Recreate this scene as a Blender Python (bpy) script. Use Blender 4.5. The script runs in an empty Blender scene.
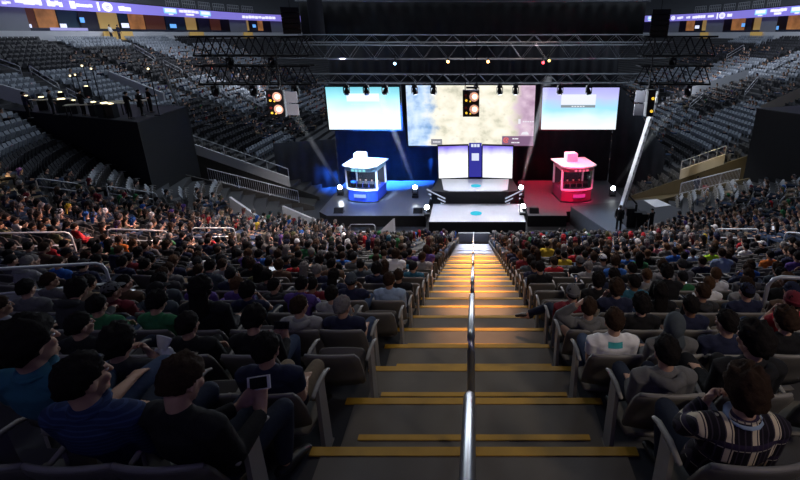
import bpy, math, random
import numpy as np
from mathutils import Vector, Matrix, noise as mnoise

random.seed(11)
rng = np.random.default_rng(5)
SC = bpy.context.scene
COL = SC.collection
PI = math.pi
rad = math.radians

# ------------------------------------------------------------------ view
F, CX, CY, TH = 460.0, 474.0, 190.0, rad(18.73)
R = .82                      # depth of one seating row
RISE = .4134 * R
N = 31                       # front row number (row 0 is beside the camera)
H = (3.34 + .4134 * N) * R   # eye height above the arena floor
Y0 = 3.006 * R               # front edge of row 0
YE = Y0 + N * R              # front edge of the seating
XS, R0 = 4.5, 8.5            # straight half width, corner radius at the rink
YC = YE + R0
YC2 = YC + 44.0

cam = bpy.data.cameras.new('camera')
cam.sensor_width = 36
cam.lens = F / 800 * 36
cam.shift_x = (400 - CX) / 800
cam.shift_y = -(240 - CY) / 800
cam.clip_end = 400
cam.clip_start = .05
co = bpy.data.objects.new('camera', cam)
COL.objects.link(co)
co.location = (0, 0, H)
co.rotation_euler = (PI / 2 - TH, 0, 0)
SC.camera = co


def ray(u, v):
    a, b = (u - CX) / F, (v - CY) / F
    c, s = math.cos(TH), math.sin(TH)
    return Vector((a, c - b * s, -(s + b * c)))


def at_z(u, v, z):
    d = ray(u, v)
    return d * ((z - H) / d.z) + Vector((0, 0, H))


def at_y(u, v, y):
    d = ray(u, v)
    return d * (y / d.y) + Vector((0, 0, H))


def proj(p):
    c, s = math.cos(TH), math.sin(TH)
    dr = H - p[2]
    D = p[1] * c + dr * s
    if D < .05:
        return (-9e3, -9e3, D)
    return (CX + F * p[0] / D, CY + F * (-p[1] * s + dr * c) / D, D)


# ------------------------------------------------------------------ materials
MATS = {}


def mat(name, col, rough=.6, metal=0., var=.12, scale=14., emit=0., ecol=None, bump=0., spec=.5):
    """Principled material whose colour is gently broken up by object-space noise."""
    if name in MATS:
        return MATS[name]
    m = bpy.data.materials.new(name)
    m.use_nodes = True
    nt = m.node_tree
    b = nt.nodes['Principled BSDF']
    b.inputs['Roughness'].default_value = rough
    b.inputs['Metallic'].default_value = metal
    b.inputs['Specular IOR Level'].default_value = spec
    tc = nt.nodes.new('ShaderNodeTexCoord')
    nz = nt.nodes.new('ShaderNodeTexNoise')
    nz.inputs['Scale'].default_value = scale
    nz.inputs['Detail'].default_value = 3
    nt.links.new(tc.outputs['Object'], nz.inputs['Vector'])
    mx = nt.nodes.new('ShaderNodeMix')
    mx.data_type = 'RGBA'
    mx.inputs[6].default_value = tuple(max(0, c * (1 - var)) for c in col) + (1,)
    mx.inputs[7].default_value = tuple(min(1, c * (1 + var)) for c in col) + (1,)
    nt.links.new(nz.outputs['Fac'], mx.inputs[0])
    nt.links.new(mx.outputs[2], b.inputs['Base Color'])
    if emit:
        b.inputs['Emission Color'].default_value = tuple(ecol or col) + (1,)
        b.inputs['Emission Strength'].default_value = emit
    if bump:
        bp = nt.nodes.new('ShaderNodeBump')
        bp.inputs['Strength'].default_value = bump
        bp.inputs['Distance'].default_value = .02
        nt.links.new(nz.outputs['Fac'], bp.inputs['Height'])
        nt.links.new(bp.outputs['Normal'], b.inputs['Normal'])
    MATS[name] = m
    return m


CONC = mat('stair_concrete', (.15, .138, .122), .75, var=.25, scale=3, bump=.1)
TERR = mat('terrace_concrete', (.05, .05, .055), .85, var=.2, scale=.6)
YEL = mat('yellow_nosing_paint', (.54, .30, .02), .55, var=.18, scale=9)
STEEL = mat('brushed_steel', (.55, .56, .58), .28, .9, var=.06, scale=30)
RAILP = mat('pale_painted_rail', (.55, .56, .6), .4, .3, var=.06)
SEATM = mat('seat_grey_plastic', (.12, .113, .105), .5, var=.1, scale=6)
SEATL = mat('seat_edge_highlight', (.24, .23, .22), .5, var=.08)  # light caught by the seat's top edge, put into its colour
SEATD = mat('seat_dark_tone', (.035, .036, .042), .55, var=.15)
SEATB = mat('seat_blue_grey_tone', (.30, .33, .38), .5, var=.12)
ARMM = mat('armrest_grey_plastic', (.27, .255, .235), .5, var=.08)
BLACK = mat('black_drape', (.006, .006, .008), .9, var=.3, scale=4)
DRAPE = mat('stage_drape', (.026, .028, .038), .85, var=.3, scale=2)
BLKMET = mat('black_metal', (.016, .017, .02), .45, .5, var=.2)
TRUSSM = mat('truss_aluminium', (.20, .215, .24), .38, .8, var=.12)
DECKM = mat('stage_deck_gloss', (.075, .075, .085), .28, var=.1, scale=2)
WDECK = mat('white_deck', (.62, .62, .68), .16, var=.05, scale=2)
STGBLK = mat('stage_black', (.012, .012, .016), .5, var=.2)
WHITE = mat('white_panel', (.72, .73, .76), .45, var=.05)
SUITEW = mat('suite_parapet_grey', (.62, .63, .68), .7, var=.06, scale=1)
SUITED = mat('suite_dark', (.05, .05, .065), .7, var=.15, scale=1)
SUITEY = mat('suite_corridor_glow', (.5, .36, .14), .6, var=.12, emit=.20, ecol=(1, .62, .16))  # corridor lamplight put into the wall as its own glow
SUITEO = mat('suite_warm_glow_wall', (.34, .14, .045), .6, var=.95, scale=.7, emit=.55, ecol=(1, .36, .08))  # warm room light put into the wall's colour and glow
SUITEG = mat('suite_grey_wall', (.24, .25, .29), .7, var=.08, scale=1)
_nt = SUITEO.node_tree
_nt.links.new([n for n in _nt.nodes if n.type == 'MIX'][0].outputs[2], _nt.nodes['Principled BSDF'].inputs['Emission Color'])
TVB = mat('suite_tv_blue', (.1, .3, .6), .4, emit=.9, ecol=(.15, .45, 1))
TVW = mat('suite_tv_white', (.6, .65, .9), .4, emit=1.0, ecol=(.75, .8, 1))
RIBBON = mat('ribbon_violet_led', (.2, .18, .6), .4, var=.05, emit=.62, ecol=(.30, .25, .88))
RIBTXT = mat('ribbon_white_led', (.8, .8, .9), .4, emit=1.0, ecol=(.88, .86, 1))
RIBTEAL = mat('ribbon_teal_led', (.2, .5, .8), .4, emit=.9, ecol=(.30, .72, 1))
BULBW = mat('warm_bulb', (.9, .7, .5), .4, emit=5, ecol=(1, .62, .35))
BULBA = mat('amber_lens', (.9, .6, .1), .4, emit=1.0, ecol=(1, .62, .05))
BULBR = mat('red_lens', (.8, .1, .1), .4, emit=1.2, ecol=(1, .1, .08))
FLOODW = mat('flood_lens', (.9, .95, 1), .4, emit=40, ecol=(.88, .94, 1))
ORNG = mat('orange_lamp', (.9, .5, .2), .4, emit=9, ecol=(1, .5, .16))
BLUEL = mat('blue_lamp', (.4, .6, 1), .4, emit=7, ecol=(.4, .7, 1))
REDL = mat('red_lamp', (.9, .1, .1), .4, emit=7, ecol=(1, .06, .08))
DESKL = mat('desk_light', (.9, .8, .5), .4, emit=2.2, ecol=(1, .84, .5))
TEALP = mat('teal_print', (.05, .42, .46), .7)
PHONEW = mat('phone_white_case', (.75, .76, .8), .3)
SCRD = mat('phone_dark_screen', (.01, .011, .014), .2)
SCRW = mat('phone_lit_screen', (.7, .75, .85), .3, emit=.7, ecol=(.8, .88, 1))
EYEW = mat('eye_white', (.7, .68, .66), .3)
EYED = mat('eye_iris', (.02, .012, .008), .2)
PAPER = mat('white_paper', (.8, .8, .82), .6)
PLASTB = mat('clear_bag_plastic', (.55, .57, .62), .25, var=.25, scale=25)
BGLASS = None

SKIN = [mat('skin_light', (.52, .31, .22), .55, var=.08), mat('skin_tan', (.40, .23, .15), .55, var=.08), mat('skin_brown', (.22, .115, .07), .55, var=.08)]
HAIRC = {'black': mat('hair_black', (.012, .010, .010), .5, var=.5, scale=60, bump=.5), 'dark-brown': mat('hair_dark_brown', (.035, .02, .013), .5, var=.5, scale=60, bump=.5),
         'brown': mat('hair_brown', (.085, .045, .024), .5, var=.4, scale=60, bump=.5), 'grey': mat('hair_grey', (.2, .185, .175), .55, var=.4, scale=60, bump=.5)}
CLOTH = {
    'black': (.010, .010, .012), 'charcoal': (.034, .034, .038), 'grey': (.13, .13, .135), 'pale grey': (.27, .27, .28), 'navy': (.016, .02, .05),
    'white': (.8, .8, .82), 'red': (.42, .02, .03), 'maroon': (.16, .018, .03), 'blue': (.03, .12, .42), 'teal blue': (.025, .11, .17), 'green': (.03, .15, .06),
    'brown': (.10, .06, .04), 'olive': (.085, .085, .04), 'tan': (.26, .19, .12), 'neon yellow': (.48, .85, .04), 'orange': (.62, .17, .03), 'yellow': (.6, .42, .04),
    'purple': (.09, .05, .22), 'pink': (.5, .16, .2), 'pale blue': (.3, .4, .55), 'slate': (.06, .075, .09)}
CL = {k: mat('cloth_' + k.replace(' ', '_'), v, .85, var=.18, scale=22, bump=.25, spec=.2) for k, v in CLOTH.items()}
TROU = {'dark jeans': mat('denim_dark', (.02, .028, .05), .85, var=.25, scale=40, spec=.2), 'jeans': mat('denim_blue', (.06, .09, .16), .85, var=.25, scale=40, spec=.2),
        'black trousers': mat('trousers_black', (.010, .010, .012), .85, spec=.2), 'khaki trousers': mat('trousers_khaki', (.24, .19, .13), .85, spec=.2), 'grey trousers': mat('trousers_grey', (.12, .125, .135), .85, spec=.2)}
SHOE = mat('shoe_black', (.012, .012, .013), .5)
SHOEW = mat('shoe_pale_sole', (.5, .5, .42), .6)


def stripe_mat(name, base, lines):
    """Woven shirt pattern; lines = [(axis, frequency, width, colour)]"""
    m = bpy.data.materials.new(name)
    m.use_nodes = True
    nt = m.node_tree
    b = nt.nodes['Principled BSDF']
    b.inputs['Roughness'].default_value = .85
    b.inputs['Specular IOR Level'].default_value = .2
    tc = nt.nodes.new('ShaderNodeTexCoord')
    sp = nt.nodes.new('ShaderNodeSeparateXYZ')
    nt.links.new(tc.outputs['Object'], sp.inputs[0])
    last = None
    for ax, fr, w, colr in lines:
        a = nt.nodes.new('ShaderNodeMath'); a.operation = 'MULTIPLY'; a.inputs[1].default_value = fr
        nt.links.new(sp.outputs[ax], a.inputs[0])
        f = nt.nodes.new('ShaderNodeMath'); f.operation = 'FRACT'
        nt.links.new(a.outputs[0], f.inputs[0])
        l = nt.nodes.new('ShaderNodeMath'); l.operation = 'LESS_THAN'; l.inputs[1].default_value = w
        nt.links.new(f.outputs[0], l.inputs[0])
        mx = nt.nodes.new('ShaderNodeMix'); mx.data_type = 'RGBA'
        if last is None:
            mx.inputs[6].default_value = base + (1,)
        else:
            nt.links.new(last, mx.inputs[6])
        mx.inputs[7].default_value = colr + (1,)
        nt.links.new(l.outputs[0], mx.inputs[0])
        last = mx.outputs[2]
    nt.links.new(last, b.inputs['Base Color'])
    return m


CL['black and cream plaid'] = stripe_mat('cloth_plaid', (.012, .010, .016), [(0, 8.5, .36, (.66, .56, .42)), (2, 7.5, .30, (.03, .02, .05)), (2, 7.5, .05, (.40, .36, .3)), (0, 34, .22, (.05, .04, .06))])
CL['blue striped'] = stripe_mat('cloth_blue_stripe', (.018, .032, .09), [(2, 42, .3, (.035, .06, .15))])


# fabrics, skin and hair whose tint is each object's own colour, so that copies can share one mesh
def tinted(name, rough, scale, var, bump):
    m = mat(name, (.5, .5, .5), rough, var=var, scale=scale, bump=bump, spec=.25)
    nt = m.node_tree
    oi = nt.nodes.new('ShaderNodeObjectInfo')
    mx = [n for n in nt.nodes if n.type == 'MIX'][0]
    for i, k in ((6, 1 - var), (7, 1 + var)):
        v = nt.nodes.new('ShaderNodeVectorMath'); v.operation = 'SCALE'; v.inputs['Scale'].default_value = k
        nt.links.new(oi.outputs['Color'], v.inputs[0]); nt.links.new(v.outputs[0], mx.inputs[i])
    return m


FABRIC = tinted('dyed_fabric', .85, 22, .18, .25)
SKINX = tinted('skin', .55, 14, .08, 0)
HAIRX = tinted('hair_fibre', .75, 60, .45, .3)
HAIRX.node_tree.nodes['Principled BSDF'].inputs['Specular IOR Level'].default_value = .08
SHELL = tinted('seat_shell_plastic', .5, 6, .1, 0)
SKINC = [(.52, .31, .22), (.40, .23, .15), (.22, .115, .07)]
HCOL = {'black': (.012, .010, .010), 'dark-brown': (.035, .02, .013), 'brown': (.085, .045, .024), 'grey': (.2, .185, .175)}
TCOL = {'dark jeans': (.02, .028, .05), 'jeans': (.06, .09, .16), 'black trousers': (.010, .010, .012), 'khaki trousers': (.24, .19, .13), 'grey trousers': (.12, .125, .135)}


# ------------------------------------------------------------------ mesh builder
class MB:
    def __init__(self):
        self.v, self.f, self.m = [], [], []

    def add(self, vs, fs, mi=0):
        b = len(self.v)
        self.v.extend(tuple(p) for p in vs)
        self.f.extend(tuple(b + i for i in q) for q in fs)
        self.m.extend([mi] * len(fs))
        return self

    def box(self, c, s, mi=0, rot=None, taper=1.0):
        x, y, z = s[0] / 2, s[1] / 2, s[2] / 2
        vs = [Vector((sx * x * (taper if sz > 0 else 1), sy * y * (taper if sz > 0 else 1), sz * z)) for sz in (-1, 1) for sy in (-1, 1) for sx in (-1, 1)]
        if rot is not None:
            vs = [rot @ p for p in vs]
        c = Vector(c)
        return self.add([p + c for p in vs], [(0, 2, 3, 1), (4, 5, 7, 6), (0, 1, 5, 4), (2, 6, 7, 3), (0, 4, 6, 2), (1, 3, 7, 5)], mi)

    def hull(self, bottom, top, mi=0):
        """prism between two equal rings of points"""
        n = len(bottom)
        fs = [tuple(reversed(range(n))), tuple(range(n, 2 * n))] + [(i, (i + 1) % n, n + (i + 1) % n, n + i) for i in range(n)]
        return self.add(list(bottom) + list(top), fs, mi)

    def bar(self, a, b, w, h=None, mi=0):
        a, b = Vector(a), Vector(b)
        h = h or w
        d = b - a
        t = d.normalized()
        u = t.cross(Vector((0, 0, 1)))
        if u.length < 1e-4:
            u = Vector((1, 0, 0))
        u.normalize()
        v = u.cross(t)
        q = [u * (w / 2) + v * (h / 2), -u * (w / 2) + v * (h / 2), -u * (w / 2) - v * (h / 2), u * (w / 2) - v * (h / 2)]
        return self.hull([a + k for k in q], [b + k for k in q], mi)

    def loft(self, pts, rx, ry=None, n=12, side=(1, 0, 0), mi=0, round0=True, round1=True):
        pts = [Vector(p) for p in pts]
        ry = ry or rx
        L = len(pts)
        T = []
        for i in range(L):
            t = pts[min(i + 1, L - 1)] - pts[max(i - 1, 0)]
            T.append(t.normalized() if t.length > 1e-9 else Vector((0, 0, 1)))
        rows = []
        if round0:
            r = min(rx[0], ry[0])
            for k, q in ((.98, .25), (.75, .66), (.4, .92)):
                rows.append((pts[0] - T[0] * r * k, T[0], rx[0] * q, ry[0] * q))
        for i in range(L):
            rows.append((pts[i], T[i], rx[i], ry[i]))
        if round1:
            r = min(rx[-1], ry[-1])
            for k, q in ((.4, .92), (.75, .66), (.98, .25)):
                rows.append((pts[-1] + T[-1] * r * k, T[-1], rx[-1] * q, ry[-1] * q))
        S = Vector(side)
        vs = []
        for p, t, a, b in rows:
            u = S - t * S.dot(t)
            if u.length < 1e-3:
                u = Vector((0, 1, 0)) - t * t.y
            u.normalize()
            w = t.cross(u)
            for j in range(n):
                g = 2 * PI * j / n
                vs.append(p + u * (a * math.cos(g)) + w * (b * math.sin(g)))
        m = len(rows)
        fs = [(i * n + j, i * n + (j + 1) % n, (i + 1) * n + (j + 1) % n, (i + 1) * n + j) for i in range(m - 1) for j in range(n)]
        fs.append(tuple(reversed(range(n))))
        fs.append(tuple(range((m - 1) * n, m * n)))
        return self.add(vs, fs, mi)

    def tube(self, pts, r, n=8, mi=0):
        return self.loft(pts, [r] * len(pts), None, n, (0.31, .21, .93), mi, False, False)

    def ell(self, c, r, n=14, m=9, mi=0, fn=None, rot=None):
        c = Vector(c)
        vs = [Vector((0, 0, 1))]
        for i in range(1, m):
            a = PI * i / m
            for j in range(n):
                g = 2 * PI * j / n
                vs.append(Vector((math.sin(a) * math.cos(g), math.sin(a) * math.sin(g), math.cos(a))))
        vs.append(Vector((0, 0, -1)))
        out = []
        for d in vs:
            k = fn(d) if fn else 1.0
            p = Vector((d.x * r[0] * k, d.y * r[1] * k, d.z * r[2] * k))
            out.append((rot @ p if rot is not None else p) + c)
        fs = [(0, 1 + j, 1 + (j + 1) % n) for j in range(n)]
        for i in range(m - 2):
            for j in range(n):
                a, b = 1 + i * n + j, 1 + i * n + (j + 1) % n
                fs.append((a, a + n, b + n, b))
        e = len(vs) - 1
        fs += [(e, 1 + (m - 2) * n + (j + 1) % n, 1 + (m - 2) * n + j) for j in range(n)]
        return self.add(out, fs, mi)

    def cyl(self, a, b, r, n=14, mi=0, r2=None):
        return self.loft([a, b], [r, r if r2 is None else r2], None, n, (.9, .1, .3), mi, False, False)

    def mesh(self, name, mats, smooth=False):
        me = bpy.data.meshes.new(name)
        me.from_pydata(self.v, [], self.f)
        for q in (mats if isinstance(mats, (list, tuple)) else [mats]):
            me.materials.append(q)
        me.polygons.foreach_set('material_index', self.m)
        if smooth:
            me.polygons.foreach_set('use_smooth', [True] * len(me.polygons))
        me.update()
        return me


def link(name, data, parent=None, loc=None):
    o = bpy.data.objects.new(name, data)
    COL.objects.link(o)
    if parent is not None:
        o.parent = parent
    if loc is not None:
        o.location = loc
    return o


def obj(name, mb, mats, parent=None, smooth=False):
    return link(name, mb.mesh(name, mats, smooth), parent)


def tag(o, label, cat, group=None, kind=None):
    o['label'] = label
    if cat:
        o['category'] = cat
    if group:
        o['group'] = group
    if kind:
        o['kind'] = kind
    return o


def empty(name, label, cat, loc=(0, 0, 0), rz=0., group=None):
    o = bpy.data.objects.new(name, None)
    COL.objects.link(o)
    o.location = loc
    o.rotation_euler = (0, 0, rz)
    o.empty_display_size = .2
    return tag(o, label, cat, group)


def struct(name, mb, mats, label=None, smooth=False):
    o = obj(name, mb, mats, None, smooth)
    o['kind'] = 'structure'
    if label:
        o['label'] = label
    return o


def dup(o, parent=None):
    c = o.copy()
    COL.objects.link(c)
    c.parent = parent
    return c


def remeshed(mb, name, mats, vox, smooth_it=2, dec=None):
    """union of overlapping closed forms as one continuous smooth surface"""
    me = mb.mesh(name + '_src', mats)
    o = bpy.data.objects.new(name + '_src', me)
    COL.objects.link(o)
    r = o.modifiers.new('r', 'REMESH')
    r.mode = 'VOXEL'
    r.voxel_size = vox
    r.use_smooth_shade = True
    if smooth_it:
        s = o.modifiers.new('s', 'SMOOTH')
        s.factor = .5
        s.iterations = smooth_it
    if dec:
        d = o.modifiers.new('d', 'DECIMATE')
        d.ratio = dec
    dg = bpy.context.evaluated_depsgraph_get()
    dg.update()
    out = bpy.data.meshes.new_from_object(o.evaluated_get(dg))
    out.name = name
    bpy.data.objects.remove(o)
    bpy.data.meshes.remove(me)
    out.materials.clear()
    for q in (mats if isinstance(mats, (list, tuple)) else [mats]):
        out.materials.append(q)
    return out


def ordinal(n):
    w = ['zeroth', 'first', 'second', 'third', 'fourth', 'fifth', 'sixth', 'seventh', 'eighth', 'ninth', 'tenth', 'eleventh', 'twelfth', 'thirteenth', 'fourteenth',
         'fifteenth', 'sixteenth', 'seventeenth', 'eighteenth', 'nineteenth', 'twentieth']
    if n <= 20:
        return w[n]
    t = {20: 'twenty', 30: 'thirty', 40: 'forty', 50: 'fifty'}[n // 10 * 10]
    return t + '-' + w[n % 10] if n % 10 else {30: 'thirtieth', 40: 'fortieth', 50: 'fiftieth'}[n]


# ------------------------------------------------------------------ seating bowl
def zrow(k):
    return (N - k) * RISE


KTOP = -6
ASTEP = 3


def path_core():
    pts = []
    for x in np.linspace(-XS, XS, 5)[:-1]:
        pts.append((x, YC, 0, -1))
    for a in range(0, 90, ASTEP):
        pts.append((XS, YC, math.sin(rad(a)), -math.cos(rad(a))))
    for y in np.linspace(YC, YC2, 12)[:-1]:
        pts.append((XS, y, 1, 0))
    for a in range(90, 180, 6):
        pts.append((XS, YC2, math.sin(rad(a)), -math.cos(rad(a))))
    for x in np.linspace(XS, -XS, 5)[:-1]:
        pts.append((x, YC2, 0, 1))
    for a in range(180, 270, 6):
        pts.append((-XS, YC2, math.sin(rad(a)), -math.cos(rad(a))))
    for y in np.linspace(YC2, YC, 12)[:-1]:
        pts.append((-XS, y, -1, 0))
    for a in range(270, 360, ASTEP):
        pts.append((-XS, YC, math.sin(rad(a)), -math.cos(rad(a))))
    return pts


CORE = path_core()
NC = len(CORE)


def pp(j, d, z):
    q = CORE[j % NC]
    return (q[0] + q[2] * (R0 + d), q[1] + q[3] * (R0 + d), z)


VA0, VA1, VK = 75, 90, 19    # entrance cut into each near corner: azimuth range, lowest rows


def cell_cut(j, k):
    q = CORE[j]
    az = math.degrees(math.atan2(abs(q[2]), -q[3]))
    q2 = CORE[(j + 1) % NC]
    az2 = math.degrees(math.atan2(abs(q2[2]), -q2[3]))
    return k >= VK and abs(q[1] - YC) < .01 and abs(q2[1] - YC) < .01 and min(az, az2) >= VA0 - .1 and max(az, az2) <= VA1 + .1 and q[0] == q2[0]


mb = MB()
for k in range(KTOP, N + 1):
    z = zrow(k)
    d0, d1 = (N - k) * R, (N + 1 - k) * R
    for j in range(NC):
        if cell_cut(j, k):
            continue
        z0 = z - .003
        mb.add([pp(j, d0, z0), pp(j + 1, d0, z0), pp(j + 1, d1, z0), pp(j, d1, z0)], [(0, 3, 2, 1)])       # tread
        mb.add([pp(j, d1, z0), pp(j + 1, d1, z0), pp(j + 1, d1, z0 + RISE), pp(j, d1, z0 + RISE)], [(0, 3, 2, 1)])  # riser behind it
struct('floor_terrace', mb, TERR, 'stepped dark concrete seating terrace of the arena bowl')

mb = MB()
mb.box((0, YC + 22, -.1), (200, 220, .18))
struct('floor', mb, mat('arena_floor', (.02, .02, .024), .6, scale=1), 'dark arena floor below the stage')
mb = MB()
mb.box((0, YC + 22, 36), (150, 190, .4))
struct('ceiling', mb, mat('arena_ceiling', (.015, .015, .018), .9))

# low barrier at the foot of the stairs
mb = MB()
mb.box((0, YE + .35, .30), (2.0, .1, .58))
mb.box((0, YE + .35, .62), (2.1, .16, .06))
o = obj('rink_barrier', mb, mat('barrier_grey', (.3, .31, .34), .5))
tag(o, 'low grey barrier board closing the foot of the central stairs', 'barrier')

# central stairs: half steps and painted nosings
HW = .90
HSD = .235
st, ny, wy = MB(), MB(), MB()
for k in range(-2, N):
    y = Y0 + k * R
    z = zrow(k)
    st.box((0, y - R / 2, z - .002), (2.1, R, .012))
    nb = ny if k < 20 else wy
    nb.box((0, y - .035, z + .005), (2.26, .07, .012))
    nb.box((0, y + .003, z - .018), (2.26, .006, .036))
    zs = zrow(k + 1) + RISE - HSD
    st.box((0, y + .165, (zs + zrow(k + 1)) / 2), (2 * HW, .33, RISE - HSD - .004))
    nb.box((0, y + .304, zs + .002), (2 * HW, .05, .012))
    nb.box((0, y + .332, zs - .018), (2 * HW, .006, .04))
s_ = struct('floor_stairs', st, CONC, 'dark concrete steps of the central aisle')
c_ = obj('yellow_nosing', ny, YEL, s_)
c_ = obj('pale_nosing', wy, mat('pale_nosing_paint', (.32, .31, .34), .6), s_)

# ------------------------------------------------------------------ rows of seats (positions)
SP = .55


def frame_at(side, k, s):
    """point on the back line of row k at path length s from the centre line; returns x, y, facing angle"""
    r = R0 + (N + 1 - k) * R
    if s <= XS:
        return side * s, YC - r, 0.
    a = (s - XS) / r
    if a <= PI / 2:
        return side * (XS + r * math.sin(a)), YC - r * math.cos(a), side * a
    return side * (XS + r), YC + (s - XS - r * PI / 2), side * PI / 2


def arc_s(k, az):
    return XS + (R0 + (N + 1 - k) * R) * rad(az)


seats = []      # dicts
SIDE_AISLES = [3.0, 13.0, 23.0, 33.0, 43.5]
for side in (-1, 1):
    for k in range(KTOP + 1, N + 1):
        e = arc_s(k, 90)
        bounds = [(.965, arc_s(k, 18) - .75), (arc_s(k, 18) + .75, arc_s(k, 48) - .75), (arc_s(k, 48) + .75, arc_s(k, 75.5) - .2)]
        if k < VK - 1:
            bounds[2] = (bounds[2][0], e + SIDE_AISLES[0] - .75)
        else:
            bounds.append((e + .45, e + SIDE_AISLES[0] - .75))
        n_near = len(bounds)
        for i in range(len(SIDE_AISLES) - 1):
            bounds.append((e + SIDE_AISLES[i] + .75, e + SIDE_AISLES[i + 1] - .75))
        for sec, (a, b) in enumerate(bounds):
            n = int((b - a) / SP)
            for i in range(max(n, 0)):
                x, y, ang = frame_at(side, k, a + SP * (i + .5))
                az = math.degrees(min(max((a + SP * (i + .5) - XS) / (R0 + (N + 1 - k) * R), 0), PI / 2))
                seats.append(dict(side=side, k=k, sec=sec if sec < n_near else 10 + sec - n_near, i=i, n=n, x=x, y=y, z=zrow(k), a=ang, az=az, y_off=y - YC))
for s in seats:
    ca, sa = math.cos(s['a']), math.sin(s['a'])
    s['head'] = proj((s['x'] - sa * .14, s['y'] + ca * .14, s['z'] + 1.06))
    s['fwd'] = (-sa, ca)

# jib platform footprint and desk platform footprint clear the seats under them
JIB = [Vector((7.05, 31.4, 0)), Vector((13.9, 33.1, 0)), Vector((15.6, 28.8, 0)), Vector((9.1, 25.2, 0))]
JZ = 1.35
BOX = [at_z(137, 122, 8.2), at_z(187, 106, 8.2), at_z(187, 106, 8.2) + Vector((-9, 1.5, 0)), at_z(2, 109, 8.2) + Vector((-8, -1, 0)), at_z(2, 109, 8.2)]
BXR = [at_z(757, 108, 8.3), at_z(815, 116, 8.3), at_z(815, 116, 8.3) + Vector((5, 1, 0)), at_z(757, 108, 8.3) + Vector((6, 2, 0))]


def inside(p, poly, grow=.35):
    c = sum((Vector((q.x, q.y, 0)) for q in poly), Vector()) / len(poly)
    n, res = len(poly), False
    P = [c + (Vector((q.x, q.y, 0)) - c) * (1 + grow / max((Vector((q.x, q.y, 0)) - c).length, .1)) for q in poly]
    for i in range(n):
        a, b = P[i], P[(i + 1) % n]
        if (a.y > p[1]) != (b.y > p[1]) and p[0] < (b.x - a.x) * (p[1] - a.y) / (b.y - a.y) + a.x:
            res = not res
    return res


seats = [s for s in seats if not (inside((s['x'], s['y']), JIB, .8) or inside((s['x'], s['y']), BOX, 1.6) or inside((s['x'], s['y']), BXR, 1.4))]

def terr(u, v, dz=.92):
    """point of the stepped bowl under a rail top seen at pixel u, v"""
    d = ray(u, v)
    t = 1.
    while t < 110:
        p = Vector((0, 0, H)) + d * t
        ax = abs(p.x)
        if p.y >= YC:
            dd = ax - XS - R0
        elif ax <= XS:
            dd = YE - p.y
        else:
            dd = math.hypot(ax - XS, YC - p.y) - R0
        k = N + 1 - math.ceil(dd / R) if dd > 0 else N
        k = min(max(k, KTOP), N)
        if p.z < zrow(k) + dz:
            return Vector((p.x, p.y, zrow(k)))
        t += .02
    return Vector((0, 0, H)) + d * 50


HOOPS = [(-30, 271, 104, 263, 'nearest pale hoop rail at left edge, above white wall, beside seated crowd'), (-28, 234, 70, 232, 'pale hoop rail at left edge, highest of the first left aisle'), (106, 229, 167, 231, 'pale hoop rail in the middle of the first left aisle'),
         (191, 228, 234, 228, 'warm-lit hoop rail, lowest of the first left aisle'), (35, 178, 80, 184, 'pale hoop rail under the lit seats left of the desk platform'), (106, 186, 156, 193, 'pale hoop rail at the foot of the black desk platform'),
         (716, 229, 759, 229, 'pale hoop rail behind the neon yellow shirt in the first right aisle'), (786, 232, 830, 236, 'pale hoop rail at right edge, first right aisle'),
         (770, 277, 850, 281, 'nearest pale hoop rail at the right edge among the crowd'), (771, 145, 786, 140, 'hoop rail at the inner end of the right entrance rail')]
UPR = [(-4, 58, 20, 68), (30, 70, 58, 84), (66, 88, 86, 100), (134, 47, 155, 60), (163, 61, 182, 71), (188, 73, 208, 84), (214, 85, 232, 96), (243, 93, 262, 104), (219, 57, 240, 66),
       (745, 92, 758, 77), (772, 66, 790, 57), (727, 55, 744, 45), (690, 104, 703, 96), (672, 112, 683, 106)]
PANELS = [((-4, 86), (28, 97)), ((108, 73), (163, 95)), ((760, 108), (802, 92)), ((688, 92), (748, 74))]


def seg_dist(p, a, b):
    p, a, b = Vector(p[:2]), Vector(a[:2]), Vector(b[:2])
    d = b - a
    t = min(max((p - a).dot(d) / max(d.length_squared, 1e-6), 0), 1)
    return (p - a - d * t).length


POLYS = [(q_[i], q_[(i + 1) % len(q_)]) for q_ in (JIB, BOX, BXR) for i in range(len(q_))]
CLEAR = POLYS + [(terr(h[0], h[1]), terr(h[2], h[3])) for h in HOOPS + UPR] + [(terr(*a, .9), terr(*b, .9)) for a, b in PANELS] + [(terr(-30, 304, .35), terr(52, 298, .35))]
seats = [s for s in seats if not (s['side'] < 0 and s['az'] > 44 and s['k'] >= 25)]
seats = [s for s in seats if s['sec'] == 0 and s['side'] > 0 and s['k'] < 6 or all(seg_dist((s['x'] + s['fwd'][0] * .3, s['y'] + s['fwd'][1] * .3), a, b) > .6 for a, b in CLEAR)]

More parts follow.
